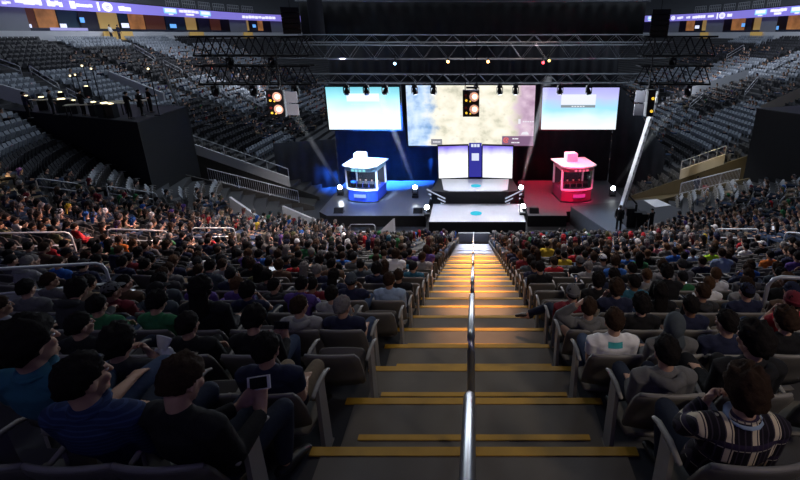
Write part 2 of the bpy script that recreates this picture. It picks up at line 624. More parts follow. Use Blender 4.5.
# ------------------------------------------------------------------ seat model
def seat_back_mb():
    m = MB()
    prof = [(.40, .125), (.50, .10), (.58, .07), (.66, .03), (.74, -.008), (.80, -.022), (.825, -.028)]
    n = 9
    vs, fs = [], []
    for t, off in ((0, 0.), (1, -.03)):
        for iz, (z, y) in enumerate(prof):
            w = .245 if iz < 5 else (.235 if iz == 5 else .215)
            for j in range(n):
                u = -1 + 2 * j / (n - 1)
                vs.append((u * w, y + off + .045 * u * u, z - (.025 * u * u if iz >= 5 else 0)))
    L = len(prof)
    g = lambda t, i, j: t * L * n + i * n + j
    for i in range(L - 1):
        for j in range(n - 1):
            fs.append((g(0, i, j), g(0, i + 1, j), g(0, i + 1, j + 1), g(0, i, j + 1)))
            fs.append((g(1, i, j), g(1, i, j + 1), g(1, i + 1, j + 1), g(1, i + 1, j)))
    m.add(vs, fs)
    e = []
    for i in range(L - 1):
        e.append((g(0, i, 0), g(1, i, 0), g(1, i + 1, 0), g(0, i + 1, 0)))
        e.append((g(0, i, n - 1), g(0, i + 1, n - 1), g(1, i + 1, n - 1), g(1, i, n - 1)))
    for j in range(n - 1):
        e.append((g(0, 0, j), g(0, 0, j + 1), g(1, 0, j + 1), g(1, 0, j)))
    top = [(g(0, L - 1, j), g(1, L - 1, j), g(1, L - 1, j + 1), g(0, L - 1, j + 1)) for j in range(n - 1)]
    b = len(m.v) - len(vs)
    m.f += e
    m.m += [0] * len(e)
    m.f += top
    m.m += [1] * len(top)
    # rolled rim along the top edge, its catch of light put into the colour
    m.tube([(-.215 + .43 * j / 8, -.043 + .045 * (-1 + j / 4) ** 2, .825 - .025 * (-1 + j / 4) ** 2) for j in range(9)], .016, 6, 1)
    return m


def seat_pan_mb(up=False):
    m = MB()
    m.loft([(0, .15, .305), (0, .24, .287), (0, .34, .287), (0, .44, .30), (0, .465, .295)], [.215, .225, .23, .22, .2], [.02, .028, .03, .024, .014], 14)
    if up:
        rot = Matrix.Rotation(rad(68), 3, 'X')
        c = Vector((0, .17, .36))
        m.v = [tuple(rot @ (Vector(p) - c) + c) for p in m.v]
    return m


def arm_mb(x):
    m = MB()
    m.box((x, .30, .31), (.035, .16, .62), taper=.8)
    m.box((x, .24, .008), (.05, .3, .016))
    return m


def armpad_mb(x):
    m = MB()
    m.loft([(x, .16, .63), (x, .28, .645), (x, .44, .62), (x, .50, .59)], [.016, .019, .019, .016], [.014, .016, .016, .012], 10)
    return m


SB = seat_back_mb().mesh('backrest', [SHELL, SEATL], True)
SPD = seat_pan_mb().mesh('seat_pan', SHELL, True)
SPU = seat_pan_mb(True).mesh('seat_pan', SHELL, True)
AL, AR = arm_mb(-.275).mesh('armrest_post', ARMM), arm_mb(.275).mesh('armrest_post', ARMM)
PL, PR = armpad_mb(-.275).mesh('arm_pad', ARMM, True), armpad_mb(.275).mesh('arm_pad', ARMM, True)


def build_seat(s, up, label, group):
    e = empty('stadium_seat', label, 'seat', (s['x'], s['y'], s['z']), s['a'], group)
    b = link('backrest', SB, e)
    p = link('seat_pan', SPU if up else SPD, e)
    for o in (b, p):
        o.color = (.34, .36, .40, 1) if s.get('tone') else (.125, .116, .106, 1)
    a = link('armrest', AL, e)
    link('arm_pad', PL, a)
    if (s['side'] < 0 and s['i'] == 0) or (s['side'] > 0 and s['i'] == s['n'] - 1):
        a = link('armrest', AR, e)
        link('arm_pad', PR, a)
    return e


# ------------------------------------------------------------------ person model
def rz3(a, p):
    return Matrix.Rotation(a, 3, 'Z') @ Vector(p)


def head_parts(m, M):
    """head and neck features in head space (centre of the skull, +Y the face), moved by matrix M"""
    t = MB()
    t.ell((0, -.008, .018), (.076, .096, .100), 20, 14)
    t.ell((0, .022, -.045), (.060, .070, .080), 18, 12)
    t.ell((0, .070, -.098), (.026, .022, .020))                          # chin
    t.loft([(0, .090, .022), (0, .104, -.012), (0, .112, -.030)], [.009, .012, .016], [.008, .012, .012], 8)   # nose
    for sx in (-1, 1):
        t.ell((sx * .078, -.008, -.012), (.012, .026, .036), 10, 8, rot=Matrix.Rotation(sx * .35, 3, 'Z'))     # ear
        t.ell((sx * .032, .078, .022), (.026, .016, .010), 10, 6)                                             # brow
        t.ell((sx * .040, .066, -.030), (.024, .022, .024), 10, 6)                                            # cheek
    t.ell((0, .088, -.064), (.024, .012, .007), 10, 6)                   # upper lip
    t.ell((0, .086, -.075), (.020, .012, .007), 10, 6)                   # lower lip
    m.add([M @ Vector(p) for p in t.v], t.f)


def hand(m, w, d, up, sx, curl=.6):
    """palm and five bent fingers at wrist w pointing along d; up is the back of the hand, sx = +1 right / -1 left"""
    w, d, up = Vector(w), Vector(d).normalized(), Vector(up)
    up = (up - d * up.dot(d)).normalized()
    sd = d.cross(up) * sx          # towards the little finger
    m.loft([w - d * .02, w + d * .03, w + d * .085], [.022, .034, .040], [.017, .017, .013], 12, sd)
    for i, (o, l) in enumerate(((-.031, .068), (-.010, .078), (.011, .072), (.031, .056))):
        p = w + d * .085 + sd * o
        a, pts = curl * .35, [p - d * .02]
        q = p
        for seg, fr in enumerate((.42, .33, .25)):
            dr = d * math.cos(a) - up * math.sin(a) + sd * (o * 2.6)
            q = q + dr.normalized() * (l * fr)
            pts.append(q)
            a += curl * .75
        m.loft(pts, [.0092, .009, .0085, .0075], None, 8, sd)
    p = w + d * .028 - sd * .03
    m.loft([w + d * .012 - sd * .012, p + d * .008 - sd * .012 - up * .006, p + d * .034 - sd * .02 - up * .016, p + d * .055 - sd * .014 - up * .026], [.014, .0115, .010, .0085], None, 8, up)


# a pose: spine points, head position and turn, elbows and wrists, hand directions, knees and ankles
def pose(lean=0., yaw=0., pitch=0., el=None, er=None, wl=None, wr=None, dl=(.25, .9, -.2), dr=(-.25, .9, -.2), cl=.6, cr=.6, ul=(0, 0, 1), ur=(0, 0, 1), kl=(-.125, .65, .475), kr=(.125, .65, .475), al=(-.12, .60, .10), ar=(.12, .60, .10), tl=None, tr=None, hy=0.):
    def L(p):       # lean forward about the hips
        c = Vector((0, .27, .46))
        return Matrix.Rotation(-lean, 3, 'X') @ (Vector(p) - c) + c
    P = dict(lean=lean, yaw=yaw, pitch=pitch, L=L)
    P['sl'], P['sr'] = L((-.178, .118, .855)), L((.178, .118, .855))
    P['el'] = Vector(el or (-.182, .17, .60))
    P['er'] = Vector(er or (.182, .17, .60))
    P['wl'] = Vector(wl or (-.13, .40, .565))
    P['wr'] = Vector(wr or (.13, .40, .565))
    P.update(dl=dl, dr=dr, cl=cl, cr=cr, ul=ul, ur=ur, kl=Vector(kl), kr=Vector(kr), al=Vector(al), ar=Vector(ar))
    P['tl'] = Vector(tl) if tl else P['al'] + Vector((-.015, .17, -.065))
    P['tr'] = Vector(tr) if tr else P['ar'] + Vector((.015, .17, -.065))
    P['neck'] = L((0, .112, .915))
    hd = L((0, .135 + hy, 1.055))
    P['head'] = hd
    P['HM'] = Matrix.Translation(hd) @ Matrix.Rotation(yaw, 4, 'Z') @ Matrix.Rotation(pitch, 4, 'X')
    return P


def body_mb(P):
    m, L = MB(), P['L']
    head_parts(m, P['HM'])
    m.loft([L((0, .10, .86)), P['neck'], P['HM'] @ Vector((0, -.022, -.06))], [.066, .054, .052], [.058, .052, .056], 14)
    m.loft([L(p) for p in ((0, .27, .475), (0, .25, .53), (0, .20, .62), (0, .145, .74), (0, .118, .84), (0, .112, .885))], [.13, .15, .145, .16, .15, .085], [.04, .09, .095, .105, .085, .06], 18)
    for q, sx in (('l', -1), ('r', 1)):
        m.loft([P['s' + q] * .82 + P['e' + q] * .18, P['s' + q] * .45 + P['e' + q] * .55, P['e' + q]], [.040, .040, .036], None, 12)
        m.loft([P['e' + q], P['e' + q] * .6 + P['w' + q] * .4, P['w' + q]], [.037, .036, .024], None, 12)
        hand(m, P['w' + q], P['d' + q], P['u' + q], sx, P['c' + q])
        m.loft([Vector((sx * .085, .30, .455)), P['k' + q]], [.07, .05], None, 12)
        m.loft([P['k' + q], P['k' + q] * .6 + P['a' + q] * .4, P['a' + q]], [.05, .048, .032], None, 12)
        m.loft([P['a' + q] + Vector((0, -.02, -.03)), P['t' + q]], [.034, .032], [.03, .022], 10)
    return m


def top_mb(P, long=True, loose=.012):
    m, L = MB(), P['L']
    g = loose
    m.loft([L(p) for p in ((0, .285, .455), (0, .25, .53), (0, .20, .63), (0, .142, .74), (0, .112, .835), (0, .108, .882))], [.172 + g, .168 + g, .158 + g, .172 + g, .160 + g, .088 + g],
           [.112 + g, .110 + g, .104 + g, .112 + g, .092 + g, .062 + g], 20, round0=False)
    m.loft([L((-.12, .112, .862)), L((.12, .112, .862))], [.062 + g, .062 + g], [.045 + g, .045 + g], 12, (0, 1, 0))
    for q in 'lr':
        s, e, w = P['s' + q], P['e' + q], P['w' + q]
        m.loft([s * .75 + L((0, .112, .86)) * .25, s, s * .45 + e * .55] + ([e] if long else []), [.062 + g, .058 + g, .05 + g] + ([.043 + g] if long else []), None, 14, round1=long)
        if long:
            m.loft([e, e * .55 + w * .45, e * .06 + w * .94], [.044 + g, .042 + g, .031 + g], None, 14, round1=False)
    return m


def trousers_mb(P):
    m = MB()
    m.loft([(0, .20, .475), (0, .27, .452), (0, .33, .45)], [.15, .172, .165], [.055, .072, .07], 16)
    for q, sx in (('l', -1), ('r', 1)):
        k, a = P['k' + q], P['a' + q]
        m.loft([Vector((sx * .085, .26, .452)), Vector((sx * .095, .40, .455)), k], [.084, .083, .066], None, 14)
        m.loft([k, k * .6 + a * .4, a + Vector((0, 0, .02))], [.066, .062, .05], None, 14, round1=False)
    return m


def shoes_mb(P, q):
    m = MB()
    a, t = P['a' + q], P['t' + q]
    d = (t - a).normalized()
    m.loft([a - d * .05 + Vector((0, 0, -.035)), a + Vector((0, .0, -.03)), a * .4 + t * .6, t + d * .03], [.036, .043, .046, .034], [.034, .046, .034, .022], 12)
    return m


POSES = {
    'lap': pose(),
    'lap_right': pose(lean=-.05, yaw=-.38, wr=(.16, .42, .57), kr=(.17, .645, .475)),
    'lap_left': pose(yaw=.38, wl=(-.16, .43, .565)),
    'chin': pose(lean=.05, yaw=.1, pitch=-.08, er=(.215, .27, .73), wr=(.09, .29, .875), dr=(-.35, -.12, .9), ur=(.3, .95, .1), cr=1.3),
    'chin_left': pose(lean=.05, yaw=-.12, pitch=-.05, el=(-.215, .27, .73), wl=(-.10, .29, .875), dl=(.35, -.12, .9), ul=(-.3, .95, .1), cl=1.3),
    'forward': pose(lean=.5, pitch=-.02, el=(-.165, .52, .61), er=(.165, .52, .61), wl=(-.06, .70, .60), wr=(.06, .71, .62), dl=(.5, .7, -.3), dr=(-.5, .7, -.2), cl=1., cr=1.),
    'phone': pose(lean=.05, pitch=-.35, el=(-.180, .22, .60), er=(.180, .22, .60), wl=(-.03, .49, .61), wr=(.13, .49, .61), dl=(.45, .55, .55), dr=(-.45, .55, .55), ul=(-.2, -.7, .6), ur=(.2, -.7, .6), cl=.8, cr=.8, hy=.02),
    'crossed': pose(lean=-.04, el=(-.184, .21, .63), er=(.184, .21, .63), wl=(.07, .325, .665), wr=(-.07, .335, .70), dl=(.95, .05, .1), dr=(-.95, .05, .0), ul=(0, 1, .2), ur=(0, 1, .2)),
    'headhold': pose(lean=-.08, yaw=-.1, el=(-.31, .16, .90), er=(.182, .17, .60), wl=(-.13, .10, 1.07), dl=(.7, .15, .6), ul=(-.6, .2, .6), cl=1.0, kl=(-.22, .64, .52), al=(-.25, .60, .12)),
    'legcross': pose(lean=-.05, yaw=.12, kl=(-.18, .64, .50), al=(-.50, .64, .36), tl=(-.64, .70, .30), kr=(.10, .65, .475)),
}
for p_ in POSES.values():
    p_['top'] = {}
RED_LIP = mat('lip_skin', (.36, .14, .12), .5)
HI = {}
for nm, P in POSES.items():
    HI[nm] = dict(body=remeshed(body_mb(P), 'person', SKINX, .0072, 2),
                  long=remeshed(top_mb(P, True), 'shirt', FABRIC, .011, 3),
                  short=remeshed(top_mb(P, False), 'shirt', FABRIC, .011, 3),
                  trousers=remeshed(trousers_mb(P), 'trousers', FABRIC, .012, 3),
                  shoe_l=shoes_mb(P, 'l').mesh('shoe', SHOE, True), shoe_r=shoes_mb(P, 'r').mesh('shoe', SHOE, True))


def hair_fn(th_, lo, fr, seed, nz_=.004):
    def fn(d):
        az = math.atan2(d.x, d.y)                     # 0 = towards the face
        front = max(0., math.cos(az))
        # hairline: forehead high at the front, above the ear at the sides, nape at the back
        line = lo + (fr - lo) * front ** .8 + (.20 if abs(abs(az) - PI / 2) < .28 else 0.)
        t = (d.z - line) / .12
        t = min(max(t + .5, 0), 1)
        t = t * t * (3 - 2 * t)
        w = mnoise.noise(Vector((d.x * 4 + seed, d.y * 4, d.z * 4))) * nz_ * 4 + mnoise.noise(Vector((d.x * 14 + seed, d.y * 14, d.z * 9))) * nz_ * 1.6
        return 1 + (-.10 * (1 - t)) + (th_ + w) * t / .09
    return fn


def hair_mb(kind):
    m = MB()
    c, r = (0, -.008, .018), (.078, .098, .102)
    if kind == 'short':
        m.ell(c, r, 30, 22, fn=hair_fn(.013, -.55, .42, 1))
    elif kind == 'thick':
        m.ell(c, r, 30, 22, fn=hair_fn(.026, -.66, .38, 5, .006))
    elif kind == 'long':
        m.ell(c, r, 30, 22, fn=hair_fn(.022, -.9, .40, 9, .005))
        m.loft([(0, -.055, .02), (0, -.075, -.08), (0, -.095, -.19), (0, -.10, -.27)], [.085, .092, .095, .06], [.05, .042, .038, .02], 14)
    elif kind == 'cap':
        m.ell(c, r, 30, 22, fn=lambda d: 1.13 if d.z > .10 else (1.13 - .25 * min(1, (.10 - d.z) / .12)))
        m.loft([(0, .085, .045), (0, .13, .043), (0, .165, .032)], [.072, .066, .040], [.008, .006, .005], 14)
        m.ell((0, -.008, .134), (.008, .008, .005), 8, 5)
    elif kind == 'beanie':
        m.ell(c, r, 30, 22, fn=lambda d: (1.15 + .03 * max(0, d.z)) if d.z > -.15 + .25 * max(0, d.y) else .86)
        m.loft([(0, -.010, .012), (0, -.008, .045)], [.092, .092], [.112, .112], 24, round0=False, round1=False)
    elif kind == 'hood':
        m.ell((0, -.016, .010), (.078, .098, .105), 30, 22, fn=lambda d: 1.22 if not (d.y > .62 and d.z > -.75) else 1.02 - .3 * min(1, (d.y - .62) / .2))
        m.loft([(0, -.03, -.08), (0, -.045, -.15)], [.092, .115], [.085, .085], 16)
    return m


HAIR = {k: hair_mb(k).mesh('cap' if k == 'cap' else 'beanie' if k == 'beanie' else 'hood' if k == 'hood' else 'hair', HAIRX if k in ('short', 'thick', 'long') else FABRIC, True) for k in ('short', 'thick', 'long', 'cap', 'beanie', 'hood')}
EYES = []
for sx in (-1, 1):
    em = MB()
    em.ell((sx * .031, .078, .004), (.0125, .0125, .0105), 12, 8)
    em.ell((sx * .031, .0875, .004), (.0055, .0045, .0055), 10, 6, 1)
    EYES.append(em.mesh('eye', [EYEW, EYED], True))
hm = MB()
hm.loft([(-.115, .09, .885), (-.07, .005, .90), (0, -.03, .895), (.07, .005, .90), (.115, .09, .885)], [.03, .042, .05, .042, .03], [.03, .04, .046, .04, .03], 12, (0, 0, 1))
HOODD = hm.mesh('folded_hood', FABRIC, True)
cm = MB()
cm.loft([(.065 * math.cos(a), .118 + .062 * math.sin(a), .918 + .012 * math.sin(a)) for a in np.linspace(PI * .62, PI * 2.38, 13)], [.012] * 13, [.028] * 13, 8, (0, 0, 1))
COLLAR = cm.mesh('collar', FABRIC, True)
gm = MB()
for sx in (-1, 1):
    gm.tube([(sx * .031 + .021 * math.cos(a), .098, .004 + .016 * math.sin(a)) for a in np.linspace(0, 2 * PI, 13)], .0022, 5)
    gm.tube([(sx * .052, .097, .008), (sx * .078, .05, .010), (sx * .083, -.015, .004)], .0024, 5)
gm.tube([(-.011, .1, .008), (.011, .1, .008)], .002, 5)
GLASSES = gm.mesh('glasses', mat('glasses_frame', (.02, .02, .025), .3), True)


def tint(o, c):
    o.color = tuple(c) + (1,)


def cloth(o, name):
    if name in CLOTH:
        tint(o, CLOTH[name])
    else:                       # a woven pattern needs a mesh of its own
        o.data = o.data.copy()
        o.data.materials.clear()
        o.data.materials.append(CL[name])


def build_person(x, y, z, a, label, po='lap', hair='short', hc='black', top='black', sleeves='long', tr='dark jeans', skin=0, sc=.95, hood=False, collar=False, glasses=False, group=None, shoe=None):
    D, P = HI[po], POSES[po]
    e = link('person', D['body'])
    tag(e, label, 'person', group)
    tint(e, SKINC[skin])
    fo = .025 + max(0, 1 - sc) * .25
    e.location = (x - math.sin(a) * fo, y + math.cos(a) * fo, z + .015)
    e.rotation_euler = (0, 0, a)
    e.scale = (sc, sc, sc)
    t = link('hooded_top' if hood else ('jacket' if top in ('black', 'charcoal') and sleeves == 'long' else 'shirt'), D[sleeves], e)
    cloth(t, top)
    b = link('trousers', D['trousers'], e)
    tint(b, TCOL[tr])
    for q in ('shoe_l', 'shoe_r'):
        link('shoe', D[q], e)
    HMm = P['HM']
    h = link(HAIR[hair].name.split('.')[0], HAIR[hair], e)
    h.matrix_local = HMm
    tint(h, CLOTH[hc] if hair in ('cap', 'beanie', 'hood') else HCOL[hc])
    if hair in ('cap', 'beanie'):
        h2 = link('hair', HAIR['short'], e)
        h2.matrix_local = HMm @ Matrix.Scale(.97, 4)
        tint(h2, HCOL['black'])
    for ed in EYES:
        ey = link('eye', ed, e)
        ey.matrix_local = HMm
    if glasses:
        g = link('glasses', GLASSES, e)
        g.matrix_local = HMm
    rot = Matrix.Translation((0, .27, .46)) @ Matrix.Rotation(-P['lean'], 4, 'X') @ Matrix.Translation((0, -.27, -.46))
    if hood:
        o = link('folded_hood', HOODD, t)
        o.matrix_local = rot
        cloth(o, top)
    if collar:
        o = link('collar', COLLAR, t)
        o.matrix_local = rot
        cloth(o, top if collar is True else collar)
    return e

# ------------------------------------------------------------------ who sits where
def occupied_prob(s):
    k, az = s['k'], s['az']
    if s['sec'] >= 10:
        if s['y_off'] > 8 and KTOP < k:
            return .24
        return .03
    if k < -1:
        return 0
    if s['side'] < 0:
        if s['sec'] <= 1:
            return .88 if k > 1 else .85
        if k < 10:
            return .12
        if az < 58 and k > 22:
            return .8
        if az < 54:
            return .5
        return .0
    if s['sec'] <= 1:
        return .9
    if k > 25 and az < 62:
        return .75
    if k > 14 and az < 58:
        return .55
    return .10


TOPS = ['black'] * 10 + ['charcoal'] * 7 + ['navy'] * 6 + ['grey'] * 6 + ['slate'] * 4 + ['pale grey'] * 2 + ['white'] * 2 + ['maroon'] * 2 + ['red', 'blue', 'teal blue', 'green', 'brown', 'brown', 'olive', 'tan', 'purple']
HK = ['short'] * 9 + ['thick'] * 5 + ['long'] * 3 + ['cap', 'beanie']
HCS = ['black'] * 8 + ['dark-brown'] * 5 + ['brown'] * 2 + ['grey']
PO = ['lap'] * 4 + ['lap_right'] * 3 + ['lap_left'] * 2 + ['chin', 'chin_left', 'forward', 'phone', 'crossed', 'crossed']
TRS = ['dark jeans'] * 4 + ['black trousers'] * 3 + ['jeans'] * 2 + ['khaki trousers', 'grey trousers']
for s in seats:
    s['occ'] = rng.random() < occupied_prob(s)
    s['att'] = dict(po=random.choice(PO), hair=random.choice(HK), hc=random.choice(HCS), top=random.choice(TOPS), sleeves=random.choice(['long', 'long', 'short']),
                    tr=random.choice(TRS), skin=random.choice([0, 0, 0, 1, 1, 2]), sc=random.uniform(.9, .985), da=random.uniform(-.12, .12), dx=random.uniform(-.02, .02))
    t = s['att']['top']
    s['att']['hood'] = s['att']['sleeves'] == 'long' and t in ('grey', 'pale grey', 'navy', 'charcoal', 'maroon') and random.random() < .6
    if s['side'] < 0 and s['k'] > 2 and s['att']['po'] == 'lap_left':
        s['att']['po'] = 'lap_right'
    if s['side'] > 0 and s['att']['po'] == 'lap_right':
        s['att']['po'] = 'lap_left'
    if s['att']['hair'] in ('cap', 'beanie'):
        s['att']['hc'] = random.choice(['black', 'grey', 'white', 'navy', 'charcoal', 'slate', 'black'])

# people picked out by where they sit: (row, side, seat) -> looks; 'x' moves them along the row
FIX = {
    (0, 1, 0): dict(x=1.34, po='chin_left', hair='thick', hc='dark-brown', top='black and cream plaid', collar='pale blue', glasses=True, tr='dark jeans', skin=0, sc=1.0, lab='person with glasses in black and cream plaid shirt, hand at chin, by the stairs'),
    (0, 1, 1): dict(x=1.97, po='lap', hair='short', hc='black', top='pale blue', tr='jeans', skin=0, lab='person in pale blue shirt beside the plaid shirt wearer'),
    (1, 1, 0): dict(x=1.32, po='lap', hair='short', hc='black', top='grey', hood=True, tr='dark jeans', skin=0, sc=.95, lab='black-haired person in grey hoodie in aisle seat in front of plaid shirt'),
    (1, 1, 1): dict(x=1.90, po='lap_left', hair='thick', hc='black', top='black', hood=True, tr='black trousers', skin=0, sc=1.04, lab='tall black-haired person in black jacket right of the grey hoodie'),
    (1, 1, 2): dict(x=2.50, po='crossed', hair='short', hc='dark-brown', top='navy', tr='jeans', lab='person in navy sweater at right photo edge, second row up'),
    (2, 1, 0): dict(x=1.23, po='lap', hair='short', hc='dark-brown', top='white', sleeves='short', tr='jeans', skin=0, teal=True, sc=.97, lab='person in white t-shirt with teal print on the back'),
    (2, 1, 1): dict(x=1.75, po='lap_right', hair='hood', hc='slate', top='grey', tr='dark jeans', sc=.95, lab='person in blue-grey hood right of the white t-shirt'),
    (2, 1, 2): dict(x=2.22, po='lap_left', hair='short', hc='black', top='navy', sleeves='short', tr='dark jeans', lab='person in navy t-shirt two seats right of the white t-shirt'),
    (2, 1, 3): dict(x=2.75, po='chin', hair='thick', hc='dark-brown', top='black', tr='dark jeans', lab='brown-haired person in black sweater touching chin, third row up on right'),
    (3, 1, 0): dict(x=1.22, po='headhold', hair='short', hc='dark-brown', top='grey', hood=True, sleeves='long', tr='grey trousers', lab='person in grey hoodie holding head, knee towards the stairs'),
    (3, 1, 1): dict(po='lap', hair='thick', hc='black', top='black', tr='dark jeans', lab='person in black top right of the person holding head'),
    (4, 1, 0): dict(po='legcross', hair='beanie', hc='grey', top='maroon', hood=True, tr='dark jeans', lab='person in grey beanie and maroon hoodie, shoe stretched into the stairs'),
    (0, -1, 0): dict(x=-1.50, po='phone', hair='short', hc='dark-brown', top='black', tr='dark jeans', skin=0, sc=1.04, da=-.25, lab='person in black jacket holding up a white phone'),
    (0, -1, 1): dict(x=-1.92, dy=.06, po='lap_right', hair='short', hc='black', top='blue striped', collar=True, tr='dark jeans', skin=0, sc=1.07, lab='person in blue striped shirt left of the phone holder'),
    (0, -1, 2): dict(x=-2.36, dy=.26, po='lap_right', hair='thick', hc='black', top='teal blue', sleeves='short', collar=True, tr='jeans', skin=0, sc=1.12, lab='big person in teal blue polo shirt at bottom left'),
    (1, -1, 0): dict(x=-1.42, po='lap', hair='short', hc='black', top='navy', sleeves='short', tr='khaki trousers', skin=0, sc=.97, lab='person in navy t-shirt in aisle seat left of stairs, second row up'),
    (1, -1, 1): None,
    (1, -1, 2): dict(x=-2.44, po='chin', hair='thick', hc='black', top='charcoal', sleeves='short', glasses=True, tr='khaki trousers', skin=0, sc=1.0, lab='person with glasses in charcoal t-shirt lifting a plastic bag'),
    (1, -1, 3): dict(x=-2.96, po='lap', hair='short', hc='black', top='black', tr='dark jeans', lab='person in black sweater left of the plastic bag holder'),
    (1, -1, 4): dict(x=-3.44, po='lap', hair='beanie', hc='blue', top='black', tr='dark jeans', lab='person in bright blue beanie at left photo edge'),
    (2, -1, 0): None,
    (2, -1, 1): dict(x=-1.95, po='phone', hair='thick', hc='black', top='black', tr='jeans', lab='curly black-haired person bent over a phone, third row up'),
    (2, -1, 2): dict(x=-2.5, po='crossed', hair='short', hc='black', top='black', tr='black trousers', lab='person in black sweater left of curly-haired phone reader'),
    (2, -1, 4): dict(po='lap_right', hair='short', hc='black', top='black', sleeves='short', tr='dark jeans', lab='person in black t-shirt behind the green sweater, third row up'),
    (3, -1, 0): dict(x=-1.40, po='lap_right', hair='short', hc='grey', top='navy', sleeves='short', tr='jeans', lab='grey-haired person in navy t-shirt left of stairs, fourth row up'),
    (3, -1, 1): dict(x=-1.86, po='lap_right', hair='short', hc='dark-brown', top='pale grey', hood=True, tr='jeans', lab='person in pale grey hoodie left of the grey-haired person'),
    (3, -1, 3): dict(po='lap', hair='long', hc='black', top='black', tr='black trousers', sc=1.12, lab='tall long-haired person in black, fourth row up left of stairs'),
}
BYK = {(s['k'], s['side'], s['i']): s for s in seats if s['sec'] == 0}
for key, a in FIX.items():
    s = BYK.get(key)
    if s is None:
        continue
    if a is None:
        s['occ'] = False
        continue
    s['occ'] = True
    s['fix'] = True
    base = dict(po='lap', hair='short', hc='black', top='black', sleeves='long', tr='dark jeans', skin=0, sc=.95, da=0., dx=0., hood=False)
    base.update(a)
    s['att'] = base
    if 'x' in a:
        s['x'] = a['x']

# colourful spectators, found by where their head shows in the photograph
SPOTS = [(717, 252, 'neon yellow', 'short', 'black'), (674, 251, 'blue', 'short', 'black'), (766, 257, 'orange', 'short', 'black'), (797, 262, 'purple', 'short', 'black'), (555, 265, 'red', 'short', 'dark-brown'),
         (343, 252, 'blue', 'short', 'dark-brown'), (366, 241, 'red', 'short', 'dark-brown'), (421, 233, 'red', 'short', 'dark-brown'), (455, 227, 'blue', 'short', 'black'), (290, 263, 'red', 'thick', 'black'),
         (66, 207, 'yellow', 'short', 'black'), (88, 213, 'blue', 'short', 'black'), (72, 224, 'red', 'short', 'dark-brown'), (118, 243, 'orange', 'short', 'dark-brown'), (130, 222, 'blue', 'short', 'black'), (13, 213, 'white', 'short', 'black'),
         (45, 243, 'red', 'short', 'black'), (258, 228, 'yellow', 'short', 'black'), (551, 249, 'yellow', 'short', 'black'), (569, 254, 'yellow', 'short', 'black'), (632, 275, 'teal blue', 'short', 'black'), (655, 247, 'pink', 'short', 'black'),
         (702, 237, 'yellow', 'short', 'black'), (697, 250, 'pale blue', 'short', 'black'), (735, 262, 'pale blue', 'short', 'dark-brown'), (775, 205, 'red', 'short', 'black'), (748, 245, 'white', 'short', 'black'),
         (105, 296, 'green', 'short', 'black'), (40, 290, 'grey', 'short', 'black'), (580, 265, 'black', 'beanie', 'grey'), (768, 240, 'black', 'cap', 'white'), (780, 226, 'black', 'cap', 'white'), (576, 270, 'pale grey', 'short', 'grey'),
         (425, 262, 'pale grey', 'short', 'dark-brown'), (395, 285, 'pale blue', 'short', 'dark-brown'), (795, 300, 'red', 'beanie', 'maroon'), (760, 292, 'navy', 'cap', 'navy')]
for u, v, top, hair, hc in SPOTS:
    c = [s for s in seats if s['occ'] and not s.get('fix') and not s.get('spot') and s['sec'] < 3]
    s = min(c, key=lambda q: (q['head'][0] - u) ** 2 + (q['head'][1] - v) ** 2)
    s['spot'] = True
    s['att'].update(top=top, hair=hair, hc=hc, hood=False)
    for q in seats:         # the seat just behind is free, so the shirt shows
        if q is not s and not q.get('fix') and not q.get('spot') and abs(q['head'][0] - s['head'][0]) < 8 and 3 < q['head'][1] - s['head'][1] < 16:
            q['occ'] = False

HNAME = {'short': lambda c: c + '-haired', 'thick': lambda c: 'full ' + c + '-haired', 'long': lambda c: 'long ' + c + '-haired', 'cap': lambda c: c + '-capped', 'beanie': lambda c: c + '-beanie', 'hood': lambda c: 'hooded'}


def seat_words(s):
    sd = 'left' if s['side'] < 0 else 'right'
    if s['sec'] == 0:
        n = ordinal(s['i'] + 1) + ' seat ' + sd + ' of stairs'
    elif s['sec'] < 10:
        n = ordinal(s['i'] + 1) + ' seat past ' + ('first' if s['sec'] == 1 else 'second' if s['sec'] == 2 else 'third') + ' ' + sd + ' aisle'
    else:
        n = ordinal(s['i'] + 1) + ' seat in far ' + sd + ' block ' + 'ABCDE'[s['sec'] - 10]
    return n + ', ' + ordinal(s['k'] + 1 if s['k'] >= 0 else -s['k']) + (' row up' if s['k'] >= 0 else ' row behind')


def in_view(s, mx=14, my=30):
    u, v, D = s['head']
    return D > .8 and -mx < u < 800 + mx and -6 < v < 480 + my


